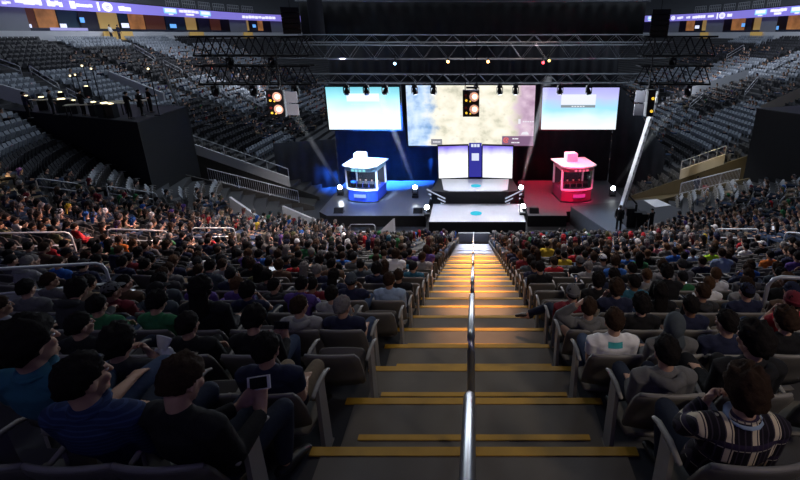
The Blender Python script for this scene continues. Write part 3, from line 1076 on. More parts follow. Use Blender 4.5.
occ = sorted([s for s in seats if s['occ'] and in_view(s) and s['k'] >= 0], key=lambda s: s['head'][2])
named = occ[:300]
rest = occ[300:]
GAR = {'long': 'sweater', 'short': 't-shirt'}
for s in named:
    a = dict(s['att'])
    if not s.get('fix') and s['head'][2] > 8:
        a['sc'] *= 1.0
    lab = a.pop('lab', None)
    teal = a.pop('teal', None)
    da, dx = a.pop('da'), a.pop('dx')
    a.pop('x', None)
    dy = a.pop('dy', 0)
    if lab is None:
        hc = a['hc']
        lab = HNAME[a['hair']](hc) + ' person in ' + a['top'] + ' ' + ('hoodie' if a['hood'] else GAR[a['sleeves']]) + ', ' + seat_words(s)
    ca, sa = math.cos(s['a']), math.sin(s['a'])
    if s['k'] > 1 and s['i'] == 0 and s['sec'] == 0 and random.random() < .15 and not s.get('fix'):
        a['hood'] = False
    e = build_person(s['x'] + ca * dx - sa * dy, s['y'] + sa * dx + ca * dy, s['z'], s['a'] + da, lab, group='seated spectators', **a)
    s['obj'] = e
    if teal:
        q = MB()
        for i in range(8):
            for j in range(3):
                q.add([(-.065 + .13 * (i + ii) / 8, .0, .895 - .055 * (j + jj) / 3) for ii, jj in ((0, 0), (1, 0), (1, 1), (0, 1))], [(0, 1, 2, 3)])
        pr = obj('teal_print', q, TEALP, [c for c in e.children if c.name.startswith('shirt')][0])
        sw = pr.modifiers.new('w', 'SHRINKWRAP')
        sw.target = [c for c in e.children if c.name.startswith('shirt')][0]
        sw.wrap_method = 'PROJECT'
        sw.use_project_y = True
        sw.use_positive_direction = True
        sw.use_negative_direction = False
        sw.offset = .003
        for vtx in pr.data.vertices:
            vtx.co.y = -.12

# ------------------------------------------------------------------ seats as objects, then the rest as one mass
vis = [s for s in seats if in_view(s, 30, 130) and s['k'] >= 0]
near = sorted([s for s in vis if s['head'][2] < 14 and s['sec'] < 3], key=lambda s: s['head'][2])[:150]
LEFTB = [s for s in seats if s['side'] < 0 and s['sec'] == 2 and not s['occ'] and s['k'] >= 17 and s['az'] > 54 and in_view(s)]
RIGHTB = [s for s in seats if s['side'] > 0 and s['sec'] == 2 and not s['occ'] and s['k'] >= 12 and s['az'] > 50 and in_view(s)]
empt = sorted([s for s in LEFTB + RIGHTB if s not in near], key=lambda s: s['head'][2])[:150]
for s in seats:
    # tone by block: some blocks of the bowl darker, others pale blue-grey
    if s['sec'] >= 10 or (s['sec'] == 2 and not s['occ']):
        pat = (s['sec'] * 5 + (s['k'] + 7) // 5 * 3 + (0 if s['side'] < 0 else 2)) % 4
        s['tone'] = SEATD if pat in (1, 2) else SEATB
        if s in empt:
            s['tone'] = SEATB
    else:
        s['tone'] = None
for s in near:
    build_seat(s, not s['occ'], ('grey plastic seat, occupied, ' if s['occ'] else 'empty grey plastic seat, ') + seat_words(s), 'grey stadium seats in the near rows')
    s['built'] = True
for s in empt:
    build_seat(s, True, 'empty folded blue-grey seat, ' + seat_words(s), 'empty folded seats')
    s['built'] = True


def mass(name, items, mats):
    """items: (verts Nx3 array, faces list, mat idx list, x, y, z, angle, scale)"""
    V, Fc, Mi, S = [], [], [], []
    off = 0
    for vs, fs, ms, x, y, z, a, sc in items:
        c, s = math.cos(a), math.sin(a)
        w = np.empty_like(vs)
        w[:, 0] = (vs[:, 0] * c - vs[:, 1] * s) * sc + x
        w[:, 1] = (vs[:, 0] * s + vs[:, 1] * c) * sc + y
        w[:, 2] = vs[:, 2] * sc + z
        V.append(w)
        for f in fs:
            Fc.append(tuple(i + off for i in f))
        Mi.extend(ms)
        off += len(vs)
    me = bpy.data.meshes.new(name)
    me.from_pydata(np.concatenate(V).tolist(), [], Fc)
    for m in mats:
        me.materials.append(m)
    me.polygons.foreach_set('material_index', Mi)
    me.update()
    return me


def low_seat(up):
    m = MB()
    m.hull([(-.23, .07, .40), (.23, .07, .40), (.23, .035, .40), (-.23, .035, .40)], [(-.21, -.055, .82), (.21, -.055, .82), (.21, -.085, .82), (-.21, -.085, .82)])
    if up:
        m.hull([(-.21, .14, .34), (.21, .14, .34), (.21, .20, .34), (-.21, .20, .34)], [(-.2, .27, .70), (.2, .27, .70), (.2, .31, .69), (-.2, .31, .69)])
    else:
        m.box((0, .29, .28), (.44, .34, .05))
    m.box((-.275, .20, .25), (.03, .12, .5))
    return np.array(m.v, dtype=float), m.f


LSU, LSD = low_seat(True), low_seat(False)
SM = [SEATM, SEATD, SEATB]
items = []
for s in seats:
    if s.get('built') or s['k'] < -5:
        continue
    u, v, D = s['head']
    if D < .8 or not (-30 < u < 830 and -20 < v < 520):
        continue
    vs, fs = LSD if s['occ'] else LSU
    mi = SM.index(s['tone']) if s['tone'] else 0
    items.append((vs, fs, [mi] * len(fs), s['x'], s['y'], s['z'], s['a'], 1.))
o = link('stadium_seat_rows', mass('stadium_seat_rows', items, SM))
tag(o, 'remaining rows of grey and dark folding seats around the arena bowl', 'seats', kind='stuff')


def reduced(me, ratio, M=None):
    o = bpy.data.objects.new('tmp', me)
    COL.objects.link(o)
    d = o.modifiers.new('d', 'DECIMATE')
    d.ratio = ratio
    dg = bpy.context.evaluated_depsgraph_get()
    dg.update()
    r = o.evaluated_get(dg).data
    vs = np.array([tuple((M @ v.co) if M is not None else v.co) for v in r.vertices], dtype=float)
    fs = [tuple(p.vertices) for p in r.polygons]
    bpy.data.objects.remove(o)
    return vs, fs


def shown_skin(nm):
    P = POSES[nm]
    me = HI[nm]['body']
    cs = [(P['head'] + Vector((0, 0, -.03)), .175), (P['wl'] + Vector(P['dl']).normalized() * .08, .12), (P['wr'] + Vector(P['dr']).normalized() * .08, .12)]
    fs = [tuple(f.vertices) for f in me.polygons if any((f.center - c).length < r for c, r in cs)]
    ids = sorted({i for f in fs for i in f})
    mp = {j: i for i, j in enumerate(ids)}
    m = bpy.data.meshes.new('skin_part')
    m.from_pydata([tuple(me.vertices[j].co) for j in ids], [], [tuple(mp[i] for i in f) for f in fs])
    return m


CM = []
CIDX = {}


def cidx(m):
    if m.name not in CIDX:
        CIDX[m.name] = len(CM)
        CM.append(m)
    return CIDX[m.name]


LOW = {}
for nm in ('lap', 'lap_right', 'lap_left', 'chin', 'forward', 'crossed'):
    D, P = HI[nm], POSES[nm]
    for lv, q in ((0, 1.), (1, .42)):
        LOW[nm, lv] = dict(body=reduced(shown_skin(nm), .02 * q), long=reduced(D['long'], .018 * q), trousers=reduced(D['trousers'], .012 * q))
        for h in ('short', 'thick', 'long', 'cap', 'beanie'):
            LOW[nm, lv][h] = reduced(HAIR[h], .12 * q, P['HM'])
items = []
for s in rest:
    a = s['att']
    nm = a['po'] if (a['po'], 0) in LOW else random.choice(('lap', 'crossed', 'forward'))
    lw = LOW[nm, 0 if s['head'][2] < 22 else 1]
    hm_ = CL[a['hc']] if a['hair'] in ('cap', 'beanie', 'hood') else HAIRC[a['hc']]
    for key, m in (('body', SKIN[a['skin']]), ('long', CL[a['top']]), ('trousers', TROU[a['tr']]), (a['hair'] if a['hair'] in lw else 'short', hm_)):
        vs, fs = lw[key]
        items.append((vs, fs, [cidx(m)] * len(fs), s['x'] + s['fwd'][0] * .045, s['y'] + s['fwd'][1] * .045, s['z'] + .015, s['a'] + a['da'], a['sc'] * 1.09))
me = mass('seated_crowd', items, CM)
o = link('seated_crowd', me)
tag(o, 'distant mass of seated spectators in mostly dark clothes', 'crowd', kind='stuff')
print('people', len(named), 'rest', len(rest), 'maxD named', named[-1]['head'][2], 'near seats', len(near), 'empt', len(empt), len(LEFTB), len(RIGHTB))

# ------------------------------------------------------------------ stage
def screen_mat(name, build):
    m = bpy.data.materials.new(name)
    m.use_nodes = True
    nt = m.node_tree
    for n in list(nt.nodes):
        nt.nodes.remove(n)
    out = nt.nodes.new('ShaderNodeOutputMaterial')
    em = nt.nodes.new('ShaderNodeEmission')
    nt.links.new(em.outputs[0], out.inputs[0])
    tc = nt.nodes.new('ShaderNodeTexCoord')
    build(nt, tc, em)
    return m


def ramp(nt, src, stops):
    r = nt.nodes.new('ShaderNodeValToRGB')
    e = r.color_ramp.elements
    while len(e) < len(stops):
        e.new(.5)
    for q, (p, c) in zip(e, stops):
        q.position = p
        q.color = c + (1,)
    nt.links.new(src, r.inputs[0])
    return r.outputs[0]


def mixc(nt, fac, a, b):
    m = nt.nodes.new('ShaderNodeMix')
    m.data_type = 'RGBA'
    nt.links.new(fac, m.inputs[0])
    for v, i in ((a, 6), (b, 7)):
        if isinstance(v, tuple):
            m.inputs[i].default_value = v + (1,)
        else:
            nt.links.new(v, m.inputs[i])
    return m.outputs[2]


def sky_screen(stops, strength):
    def b(nt, tc, em):
        sp = nt.nodes.new('ShaderNodeSeparateXYZ')
        nt.links.new(tc.outputs['Generated'], sp.inputs[0])
        nz = nt.nodes.new('ShaderNodeTexNoise')
        nz.inputs['Scale'].default_value = 2.2
        nt.links.new(tc.outputs['Generated'], nz.inputs['Vector'])
        a = nt.nodes.new('ShaderNodeMath'); a.operation = 'MULTIPLY_ADD'; a.inputs[1].default_value = .35; a.inputs[2].default_value = -.17
        nt.links.new(nz.outputs['Fac'], a.inputs[0])
        s = nt.nodes.new('ShaderNodeMath'); s.operation = 'ADD'
        nt.links.new(sp.outputs[2], s.inputs[0]); nt.links.new(a.outputs[0], s.inputs[1])
        nt.links.new(ramp(nt, s.outputs[0], stops), em.inputs[0])
        em.inputs[1].default_value = strength
    return b


SCR_L = screen_mat('screen_cyan', sky_screen([(0., (.90, 1, 1)), (.45, (.74, .97, 1)), (.75, (.36, .78, .86)), (1., (.18, .56, .68))], 1.3))
SCR_R = screen_mat('screen_violet', sky_screen([(0., (.92, .98, 1)), (.3, (.74, .90, 1)), (.5, (.34, .72, .95)), (.72, (.52, .55, .95)), (1., (.42, .40, .80))], 1.2))
SCR_S = screen_mat('screen_white_violet', sky_screen([(0., (.92, .95, 1)), (.62, (1, 1, 1)), (.82, (.62, .60, 1)), (1., (.22, .16, .72))], 1.25))


def game(nt, tc, em):
    sp = nt.nodes.new('ShaderNodeSeparateXYZ')
    nt.links.new(tc.outputs['Generated'], sp.inputs[0])
    n1 = nt.nodes.new('ShaderNodeTexNoise')
    n1.inputs['Scale'].default_value = 5; n1.inputs['Detail'].default_value = 5
    mp = nt.nodes.new('ShaderNodeMapping'); mp.inputs['Scale'].default_value = (1.8, 1, 1)
    nt.links.new(tc.outputs['Generated'], mp.inputs[0]); nt.links.new(mp.outputs[0], n1.inputs['Vector'])
    sand = ramp(nt, n1.outputs['Fac'], [(.3, (.50, .49, .38)), (.45, (.80, .76, .62)), (.62, (.92, .88, .76)), (.8, (.68, .66, .60))])
    river = ramp(nt, n1.outputs['Fac'], [(.3, (.18, .34, .62)), (.5, (.50, .66, .88)), (.7, (.75, .84, .95))])
    pur = ramp(nt, n1.outputs['Fac'], [(.3, (.36, .22, .34)), (.6, (.62, .46, .58)), (.8, (.78, .66, .70))])
    w = nt.nodes.new('ShaderNodeMath'); w.operation = 'MULTIPLY_ADD'; w.inputs[1].default_value = .30; w.inputs[2].default_value = -.15
    nt.links.new(n1.outputs['Fac'], w.inputs[0])
    xx = nt.nodes.new('ShaderNodeMath'); xx.operation = 'ADD'
    nt.links.new(sp.outputs[0], xx.inputs[0]); nt.links.new(w.outputs[0], xx.inputs[1])
    f1 = ramp(nt, xx.outputs[0], [(.14, (1, 1, 1)), (.24, (0, 0, 0))])
    f2 = ramp(nt, xx.outputs[0], [(.80, (0, 0, 0)), (.90, (1, 1, 1))])
    n2 = nt.nodes.new('ShaderNodeTexVoronoi'); n2.inputs['Scale'].default_value = 9
    nt.links.new(mp.outputs[0], n2.inputs['Vector'])
    spots = ramp(nt, n2.outputs['Distance'], [(.12, (.42, .42, .36)), (.2, (1, 1, 1))])
    m = mixc(nt, f1, sand, river)
    m = mixc(nt, f2, m, pur)
    mu = nt.nodes.new('ShaderNodeMix'); mu.data_type = 'RGBA'; mu.blend_type = 'MULTIPLY'; mu.inputs[0].default_value = .22
    nt.links.new(m, mu.inputs[6]); nt.links.new(spots, mu.inputs[7])
    nt.links.new(mu.outputs[2], em.inputs[0])
    em.inputs[1].default_value = 1.2


SCR_G = screen_mat('screen_game_map', game)
FLAT = {}


def led(name, col, s):
    if name not in FLAT:
        FLAT[name] = screen_mat(name, lambda nt, tc, em: (setattr(em.inputs[0], 'default_value', col + (1,)), setattr(em.inputs[1], 'default_value', s)))
    return FLAT[name]


def panel_screen(nm, label, x0, x1, z0, z1, y, m, frame=.12):
    e = empty(nm, label, 'screen', ((x0 + x1) / 2, y, z0))
    w, h = x1 - x0, z1 - z0
    f = MB()
    f.box((0, .14, h / 2), (w + 2 * frame, .2, h + 2 * frame))
    obj('casing', f, BLKMET, e)
    s = MB()
    s.box((0, .02, h / 2), (w, .04, h))
    obj('display', s, m, e)
    return e, w, h


e, w, h = panel_screen('led_screen', 'large screen over centre stage showing a sandy game map', -5.68, 5.12, 4.08, 9.2, 39, SCR_G)
hud = MB()
hud.box((w / 2 - 1.35, -.012, .42), (2.7, .02, .85))
o = obj('scoreboard_overlay', hud, led('hud_violet', (.30, .17, .30), .8), e)
hud = MB()
hud.loft([(w / 2 - 2.35 + .2 * math.cos(a), -.03, .5 + .2 * math.sin(a)) for a in np.linspace(.4, 5.4, 12)], [.05] * 12, None, 6)
hud.box((w / 2 - 2.32, -.03, .5), (.16, .015, .16))
obj('team_emblem', hud, led('hud_red', (.85, .16, .14), 1.), e)
hud = MB()
for i, (a, b) in enumerate(((-1.75, .3), (-1.5, .12), (-1.3, .22), (-1.72, .18), (-1.45, .3))):
    hud.box((w / 2 + a, -.03, .28 if i < 3 else .62), (b, .015, .1))
for i in range(5):
    hud.box((w / 2 - .9 + i * .2, -.03, 2.1), (.14, .015, .09))
hud.box((w / 2 - 1.25, -.03, 2.12), (.2, .015, .42))
hud.hull([(w / 2 - 1.1, -.04, .98), (w / 2 - .4, -.04, .98), (w / 2 - .55, -.04, 1.25), (w / 2 - .95, -.04, 1.2)], [(w / 2 - 1.1, -.02, .98), (w / 2 - .4, -.02, .98), (w / 2 - .55, -.02, 1.25), (w / 2 - .95, -.02, 1.2)])
obj('score_lettering', hud, led('hud_white', (.9, .88, .95), 1.), e)
hud = MB()
hud.box((-w / 2 + 2.45, -.012, .34), (.95, .02, .5))
obj('caption_panel', hud, led('hud_grey', (.36, .36, .40), .8), e)
hud = MB()
for i in range(5):
    hud.box((-w / 2 + 2.2 + i * .13, -.03, .34), (.1, .015, .12))
obj('caption_lettering', hud, led('hud_white', (.9, .88, .95), 1.), e)

e, w, h = panel_screen('led_screen', 'cyan screen with white caption box, left of the game map screen', -11.75, -5.92, 5.9, 9.28, 37, SCR_L)
c = MB(); c.box((.0, -.012, h * .76), (2.6, .02, .62)); obj('caption_box', c, led('cap_white', (.9, 1, 1), 1.1), e)
c = MB()
for i in range(9):
    c.box((-.9 + i * .22, -.012, h * .60), (.15, .02, .07))
obj('caption_lettering', c, led('cap_pale', (.75, .98, 1), 1.), e)
e, w, h = panel_screen('led_screen', 'violet and cyan screen with white caption box, above the red booth', 5.45, 11.5, 5.9, 9.24, 37, SCR_R)
c = MB(); c.box((-.15, -.012, h * .72), (2.75, .02, .82)); obj('caption_box', c, led('cap_white2', (.92, .95, 1), 1.), e)
c = MB(); c.box((-.15, -.012, h * .56), (2.75, .02, .20)); obj('caption_band', c, led('cap_grey', (.34, .40, .44), .8), e)
c = MB()
for i in range(5):
    c.box((-.6 + i * .22, -.03, h * .56), (.15, .012, .07))
obj('caption_lettering', c, led('cap_white2', (.92, .95, 1), 1.), e)

# two portrait screens and the glowing fascia between them
for x0, x1, lb in ((-2.95, -.5, 'left-hand upright white screen at the back of centre stage'), (.72, 3.2, 'right-hand upright white screen at the back of centre stage')):
    e = empty('stage_screen', lb, 'screen', ((x0 + x1) / 2, 37.0, 1.75))
    w = x1 - x0
    f = MB(); f.box((0, .1, 1.4), (w + .14, .16, 2.95)); obj('casing', f, BLKMET, e)
    s = MB(); s.box((0, .0, 1.4), (w, .05, 2.72)); obj('display', s, SCR_S, e)
    e.rotation_euler = (0, 0, rad(7) if x0 < 0 else rad(-7))
e = empty('logo_pillar', 'blue lit pillar with white square logo between the upright screens', 'pillar', (.11, 37.2, 1.8))
f = MB(); f.box((0, .1, 1.45), (1.05, .2, 2.9)); obj('panel', f, led('fascia_blue', (.05, .05, .42), .8), e)
f = MB(); f.box((0, -.02, 1.75), (.6, .05, .62)); obj('logo_square', f, led('fascia_white', (.75, .80, 1), 1.), e)
f = MB()
for i in range(3):
    f.box((-.25 + i * .25, -.02, 2.72), (.2, .05, .24))
obj('logo_lettering', f, led('fascia_white', (.75, .80, 1), 1.), e)

# decks
DZ = .85
YF = 29.6
mb = MB()
mb.hull([(-3.15, YF, 0), (3.6, YF, 0), (3.6, 33.2, 0), (-3.15, 33.2, 0)], [(-3.15, YF, DZ), (3.6, YF, DZ), (3.6, 33.2, DZ), (-3.15, 33.2, DZ)])
e = empty('centre_stage_deck', 'white glowing lower deck at the front of centre stage', 'stage', (.2, YF, 0))
b = obj('fascia', mb, BLACK, e); b.location = (-.2, -YF, 0)
mb = MB(); mb.box((.22, (YF + 33.2) / 2, DZ + .012), (6.7, 3.55, .02)); b = obj('deck_surface', mb, WDECK, e); b.location = (-.2, -YF, 0)
mb = MB(); mb.cyl((.15, 31.2, DZ + .024), (.15, 31.2, DZ + .034), .42, 24); b = obj('round_floor_logo', mb, led('logo_cyan', (.05, .62, .85), .9), e); b.location = (-.2, -YF, 0)
e = empty('upper_stage_deck', 'raised black louvred deck below the upright screens', 'stage', (.1, 33.25, 0))
mb = MB()
fr = [(-3.3, 33.6), (-2.4, 33.3), (2.6, 33.3), (3.5, 33.6), (3.2, 36.6), (-3.0, 36.6)]
mb.hull([(x, y, 0) for x, y in fr], [(x, y, 1.80) for x, y in fr]); b = obj('riser', mb, BLACK, e); b.location = (-.1, -33.25, 0)
mb = MB()
fr = [(-2.35, 33.75), (-1.9, 33.45), (2.1, 33.45), (2.6, 33.75), (2.9, 36.5), (-2.7, 36.5)]
mb.hull([(x, y, 1.805) for x, y in fr], [(x, y, 1.83) for x, y in fr]); b = obj('deck_surface', mb, WDECK, e); b.location = (-.1, -33.25, 0)
mb = MB(); mb.cyl((.15, 34.7, 1.832), (.15, 34.7, 1.842), .40, 24); b = obj('round_floor_logo', mb, led('logo_cyan', (.05, .62, .85), .9), e); b.location = (-.1, -33.25, 0)
for sx in (-1, 1):
    for i in range(3):
        mb = MB()
        mb.bar((sx * 2.3 + .1, 33.22, 1.28 - i * .26), (sx * (3.75 - i * .12) + .1, 33.75, 1.86 - i * .36), .05, .10)
        b = obj('louvre_light', mb, led('louvre_white', (.55, .62, .8), .7), e); b.location = (-.1, -33.25, 0)
# side decks
for sx, lb, x0, x1 in ((-1, 'glossy side deck under the blue-lit booth', -11.4, -3.5), (1, 'glossy side deck under the red-lit booth', 3.9, 11.9)):
    e = empty('side_stage_deck', lb, 'stage', ((x0 + x1) / 2, 30.8, 0))
    o0 = (-(x0 + x1) / 2, -30.8, 0)
    pts = [(x0, 31.6), (x0 + .8, 30.8), (x1, 30.8), (x1, 39.2), (x0, 39.2)] if sx < 0 else [(x0, 30.8), (6.7, 30.8), (6.8, 31.6), (x1, 32.95), (x1, 39.2), (x0, 39.2)]
    mb = MB(); mb.hull([(x, y, 0) for x, y in pts], [(x, y, DZ - .02) for x, y in pts]); b = obj('fascia', mb, BLACK, e); b.location = o0
    mb = MB(); mb.hull([(x, y, DZ - .018) for x, y in pts], [(x, y, DZ) for x, y in pts]); b = obj('deck_surface', mb, DECKM, e); b.location = o0


# backdrop drapes with folds
def drape(nm, label, pts, z0, z1, m=DRAPE, fold=.12, z1b=None, thick=.06):
    mb = MB()
    P = []
    for (a, b) in zip(pts[:-1], pts[1:]):
        a, b = Vector(a), Vector(b)
        n = max(2, int((b - a).length / .16))
        t = (b - a).normalized()
        nn = Vector((t.y, -t.x))
        for i in range(n):
            P.append(a + (b - a) * (i / n) + nn * (fold * .5 * math.sin(i * 1.1) + fold * .3 * math.sin(i * .37)))
    P.append(Vector(pts[-1]))
    L = len(P)
    vs = []
    for i, p in enumerate(P):
        zz = z1 if z1b is None else z1 + (z1b - z1) * i / (L - 1)
        vs += [(p.x, p.y, z0), (p.x, p.y, zz), (p.x, p.y + thick, z0), (p.x, p.y + thick, zz)]
    fs = []
    for i in range(L - 1):
        a, b = 4 * i, 4 * i + 4
        fs += [(a, b, b + 1, a + 1), (a + 2, a + 3, b + 3, b + 2), (a + 1, b + 1, b + 3, a + 3), (a, a + 2, b + 2, b)]
    mb.add(vs, fs)
    o = obj(nm, mb, m, None, True)
    return tag(o, label, 'curtain')


drape('backdrop_curtain', 'tall dark pleated curtain closing off the back of the stage', [(-12.3, 40.2), (12.2, 40.2)], 0, 13.6)
drape('wing_curtain', 'low dark curtain wing at the left end of the stage', [(-17.2, 38.5), (-12.4, 40.2)], 0, 4.4)
drape('wing_curtain', 'dark curtain wing at the right end of the stage behind the camera crane', [(12.3, 40.2), (16.6, 38.8)], 0, 9.4, z1b=3.6)


# player booths
def booth(x, y, tint, label, mirror, roofm):
    e = empty('player_booth', label, 'booth', (x, y, DZ), rad(-9) * mirror)
    W = 1.22
    arc = [(W * math.sin(a), -.75 - .62 * math.cos(a)) for a in np.linspace(-1.15, 1.15, 15)]
    K = W / 1.5
    arc = [(p[0] / math.sin(1.15), p[1] + .62 * math.cos(1.15)) for p in arc]
    ring = arc + [(W, 1.25), (-W, 1.25)]

    def wall(nm, z0, z1, g, m, pts=ring):
        q = MB()
        q.hull([(px * g, py * g, z0) for px, py in pts], [(px * g, py * g, z1) for px, py in pts])
        return obj(nm, q, m, e)
    wall('plinth', .0, .10, 1.05, STGBLK)
    base = wall('base_wall', .10, .98, 1.0, mat('booth_blue' if tint == 'blue' else 'booth_dark_red', (.02, .05, .42) if tint == 'blue' else (.16, .02, .07), .4))
    # sill, header, posts
    q = MB()
    for (a, b) in zip(arc[:-1], arc[1:]):
        q.bar((a[0], a[1], 1.03), (b[0], b[1], 1.03), .14, .12)
    obj('window_sill', q, WHITE, e)
    q = MB()
    for (a, b) in zip(ring, ring[1:] + ring[:1]):
        q.bar((a[0], a[1], 2.66), (b[0], b[1], 2.66), .12, .34)
    hd = obj('header_band', q, mat('booth_header_' + tint, (.25, .5, .75) if tint == 'blue' else (.5, .08, .14), .4), e)
    q = MB()
    for i in range(4):
        q.bar((-.50 + i * .30, -1.42 + .04 * abs(i - 1.5), 2.66), (-.30 + i * .30, -1.42 + .04 * abs(i - 1.5), 2.66), .03, .16)
    obj('header_lettering', q, led('booth_let_' + tint, (.35, .95, .95) if tint == 'blue' else (.95, .15, .28), .9), hd)
    for i, p in enumerate((arc[0], arc[-1], (W, 1.2), (-W, 1.2))):
        q = MB(); q.box((p[0], p[1], 1.8), (.13, .13, 1.6)); obj('corner_post', q, WHITE, e)
    q = MB()
    for px in (-.42, -.12, .18, .45):
        q.box((px * K, -1.37 + .08 * abs(px), .62), (.24, .05, .26))
    obj('logo_lettering', q, led('booth_logo_' + tint, (.42, .65, 1) if tint == 'blue' else (.85, .04, .30), .8), base)
    # glass
    q = MB()
    for (a, b) in zip(arc[:-1], arc[1:]):
        q.bar((a[0], a[1], 1.78), (b[0], b[1], 1.78), .012, 1.42)
    global BGLASS
    if BGLASS is None:
        g = bpy.data.materials.new('booth_glass')
        g.use_nodes = True
        nt = g.node_tree
        for n in list(nt.nodes):
            nt.nodes.remove(n)
        out = nt.nodes.new('ShaderNodeOutputMaterial'); mx = nt.nodes.new('ShaderNodeMixShader')
        tr = nt.nodes.new('ShaderNodeBsdfTransparent'); gl = nt.nodes.new('ShaderNodeBsdfGlossy')
        tr.inputs[0].default_value = (.82, .86, .9, 1); gl.inputs['Roughness'].default_value = .03
        fz = nt.nodes.new('ShaderNodeLayerWeight'); fz.inputs[0].default_value = .25
        nt.links.new(fz.outputs['Fresnel'], mx.inputs[0]); nt.links.new(tr.outputs[0], mx.inputs[1]); nt.links.new(gl.outputs[0], mx.inputs[2]); nt.links.new(mx.outputs[0], out.inputs[0])
        BGLASS = g
    obj('curved_window', q, BGLASS, e)
    q = MB(); q.box((0, 1.22, 1.8), (2 * W, .05, 1.6)); obj('back_panel', q, DRAPE, e)
    # flat roof, overhanging to one side, and the air unit on it
    q = MB()
    m = mirror
    rf = [(-1.34, -1.0), (-.85, -1.40), (0, -1.52), (.85, -1.40), (1.34, -1.0), (1.48 if m > 0 else 1.3, 1.3), (-1.3 if m > 0 else -1.48, 1.3)]
    q.hull([(px, py, 2.84) for px, py in rf], [(px * 1.03, py * 1.03, 2.97) for px, py in rf])
    obj('roof', q, roofm, e)
    q = MB(); q.box((.18 * m if tint != 'blue' else -.45, .45, 3.27), (.86, .7, .6)); q.box((.18 * m if tint != 'blue' else -.45, .45, 3.59), (.78, .6, .05))
    u = obj('air_unit', q, roofm, e)
    # desk, monitors
    q = MB(); q.box((0, -.55, .98), (2.1, .5, .05)); d = obj('player_desk', q, STGBLK, e)
    for i in range(4):
        q = MB(); q.box((-.75 + i * .5, -.62, 1.24), (.42, .05, .30)); q.cyl((-.75 + i * .5, -.6, 1.0), (-.75 + i * .5, -.6, 1.1), .03, 8)
        mo = obj('monitor', q, BLKMET, d)
        q = MB(); q.box((-.75 + i * .5, -.592, 1.24), (.38, .006, .26)); obj('monitor_screen', q, led('mon_' + tint, (.5, .65, .9) if tint == 'blue' else (.9, .3, .35), .8), mo)
    for i in range(4):
        px = -.75 + i * .5
        wp = Matrix.Rotation(e.rotation_euler[2], 4, 'Z') @ Vector((px, .85, 0)) + Vector((x, y, DZ + .30))
        pr = build_person(wp.x, wp.y, wp.z, e.rotation_euler[2] + PI, 'player in dark top, ' + ordinal(i + 1) + ' from left inside the ' + tint + '-lit booth', 'lap', 'short', 'black', 'grey' if tint == 'blue' else 'maroon', 'short', sc=.95, group='players in the ' + tint + ' booth')
    return e


ROOFW = mat('booth_roof_white', (.8, .8, .82), .5, var=.04)
booth(-8.55, 34.6, 'blue', 'white-roofed curved glass booth lit in bright blue', 1, ROOFW)
booth(7.85, 34.6, 'red', 'curved glass player booth lit in red and pink', -1, ROOFW)


# ------------------------------------------------------------------ moving head floods on the stage
def aim(o, d):
    o.rotation_euler = Vector(d).to_track_quat('-Z', 'Y').to_euler()


def flood(u, v, z, label, tgt):
    p = at_z(u, v, z)
    e = empty('stage_floodlight', label, 'floodlight', (p.x, p.y, z - .62), 0, 'floodlights on the stage floor')
    q = MB(); q.box((0, 0, .06), (.42, .36, .12)); q.box((-.22, 0, .38), (.05, .14, .54)); q.box((.22, 0, .38), (.05, .14, .54)); obj('yoke', q, BLKMET, e)
    d = (Vector(tgt) - p).normalized()
    c = Vector((0, 0, .60))
    q = MB(); q.loft([c - d * .24, c - d * .1, c + d * .12, c + d * .17], [.1, .15, .17, .17], None, 16, (0, 0, 1), round1=False); h = obj('lamp_head', q, BLKMET, e, True)
    q = MB(); q.cyl(c + d * .171, c + d * .19, .17, 20); obj('lens', q, FLOODW, h)
    return p


FL = []
for u, v, z, tgt, lb in ((340, 187, 1.55, (-5, 5, 10), 'dazzling white floodlight left of the blue booth'), (415, 187, 1.75, (0, 4, 13), 'upper dazzling floodlight between blue booth and centre stage'),
                         (427, 207, 1.5, (-1.5, 2, 12.5), 'lower dazzling floodlight at front left of centre stage'), (521, 187, 1.75, (1, 4, 13), 'upper dazzling floodlight at the right end of the louvred deck'),
                         (523, 206, 1.5, (2, 2, 12.5), 'lower dazzling floodlight at front right of centre stage'), (613, 188, 1.55, (5, 4, 11), 'dazzling white floodlight right of the red booth')):
    FL.append(flood(u, v, z, lb, tgt))
# stands for the floods that do not sit on a deck
for (p, lb) in ((FL[0], 'black stand carrying the floodlight left of the blue booth'), (FL[1], 'black stand carrying the upper floodlight left of centre stage'), (FL[2], 'black stand carrying the lower floodlight at front left'),
                (FL[3], 'black stand carrying the upper floodlight right of centre stage'), (FL[4], 'black stand carrying the lower floodlight at front right'), (FL[5], 'black stand carrying the floodlight right of the red booth')):
    q = MB()
    q.box((p.x, p.y, (p.z - .66 + DZ) / 2 + .01 if p.y > 30.8 and abs(p.x) > 3.3 else (p.z - .66) / 2), (.5, .4, max(.05, p.z - .68 - (DZ if p.y > 30.8 and abs(p.x) > 3.3 else 0))))
    tag(obj('lamp_stand', q, STGBLK), lb, 'stand')
for x, y, lb in ((-9.9, 31.2, 'black wedge loudspeaker at the front of the left deck'), (-4.1, 31.2, 'black wedge loudspeaker beside centre stage left'), (4.4, 31.2, 'black wedge loudspeaker beside centre stage right')):
    q = MB(); q.hull([(x - .35, y, DZ), (x + .35, y, DZ), (x + .35, y + .5, DZ), (x - .35, y + .5, DZ)], [(x - .33, y + .22, DZ + .36), (x + .33, y + .22, DZ + .36), (x + .33, y + .46, DZ + .36), (x - .33, y + .46, DZ + .36)])
    tag(obj('wedge_loudspeaker', q, BLKMET), lb, 'loudspeaker')


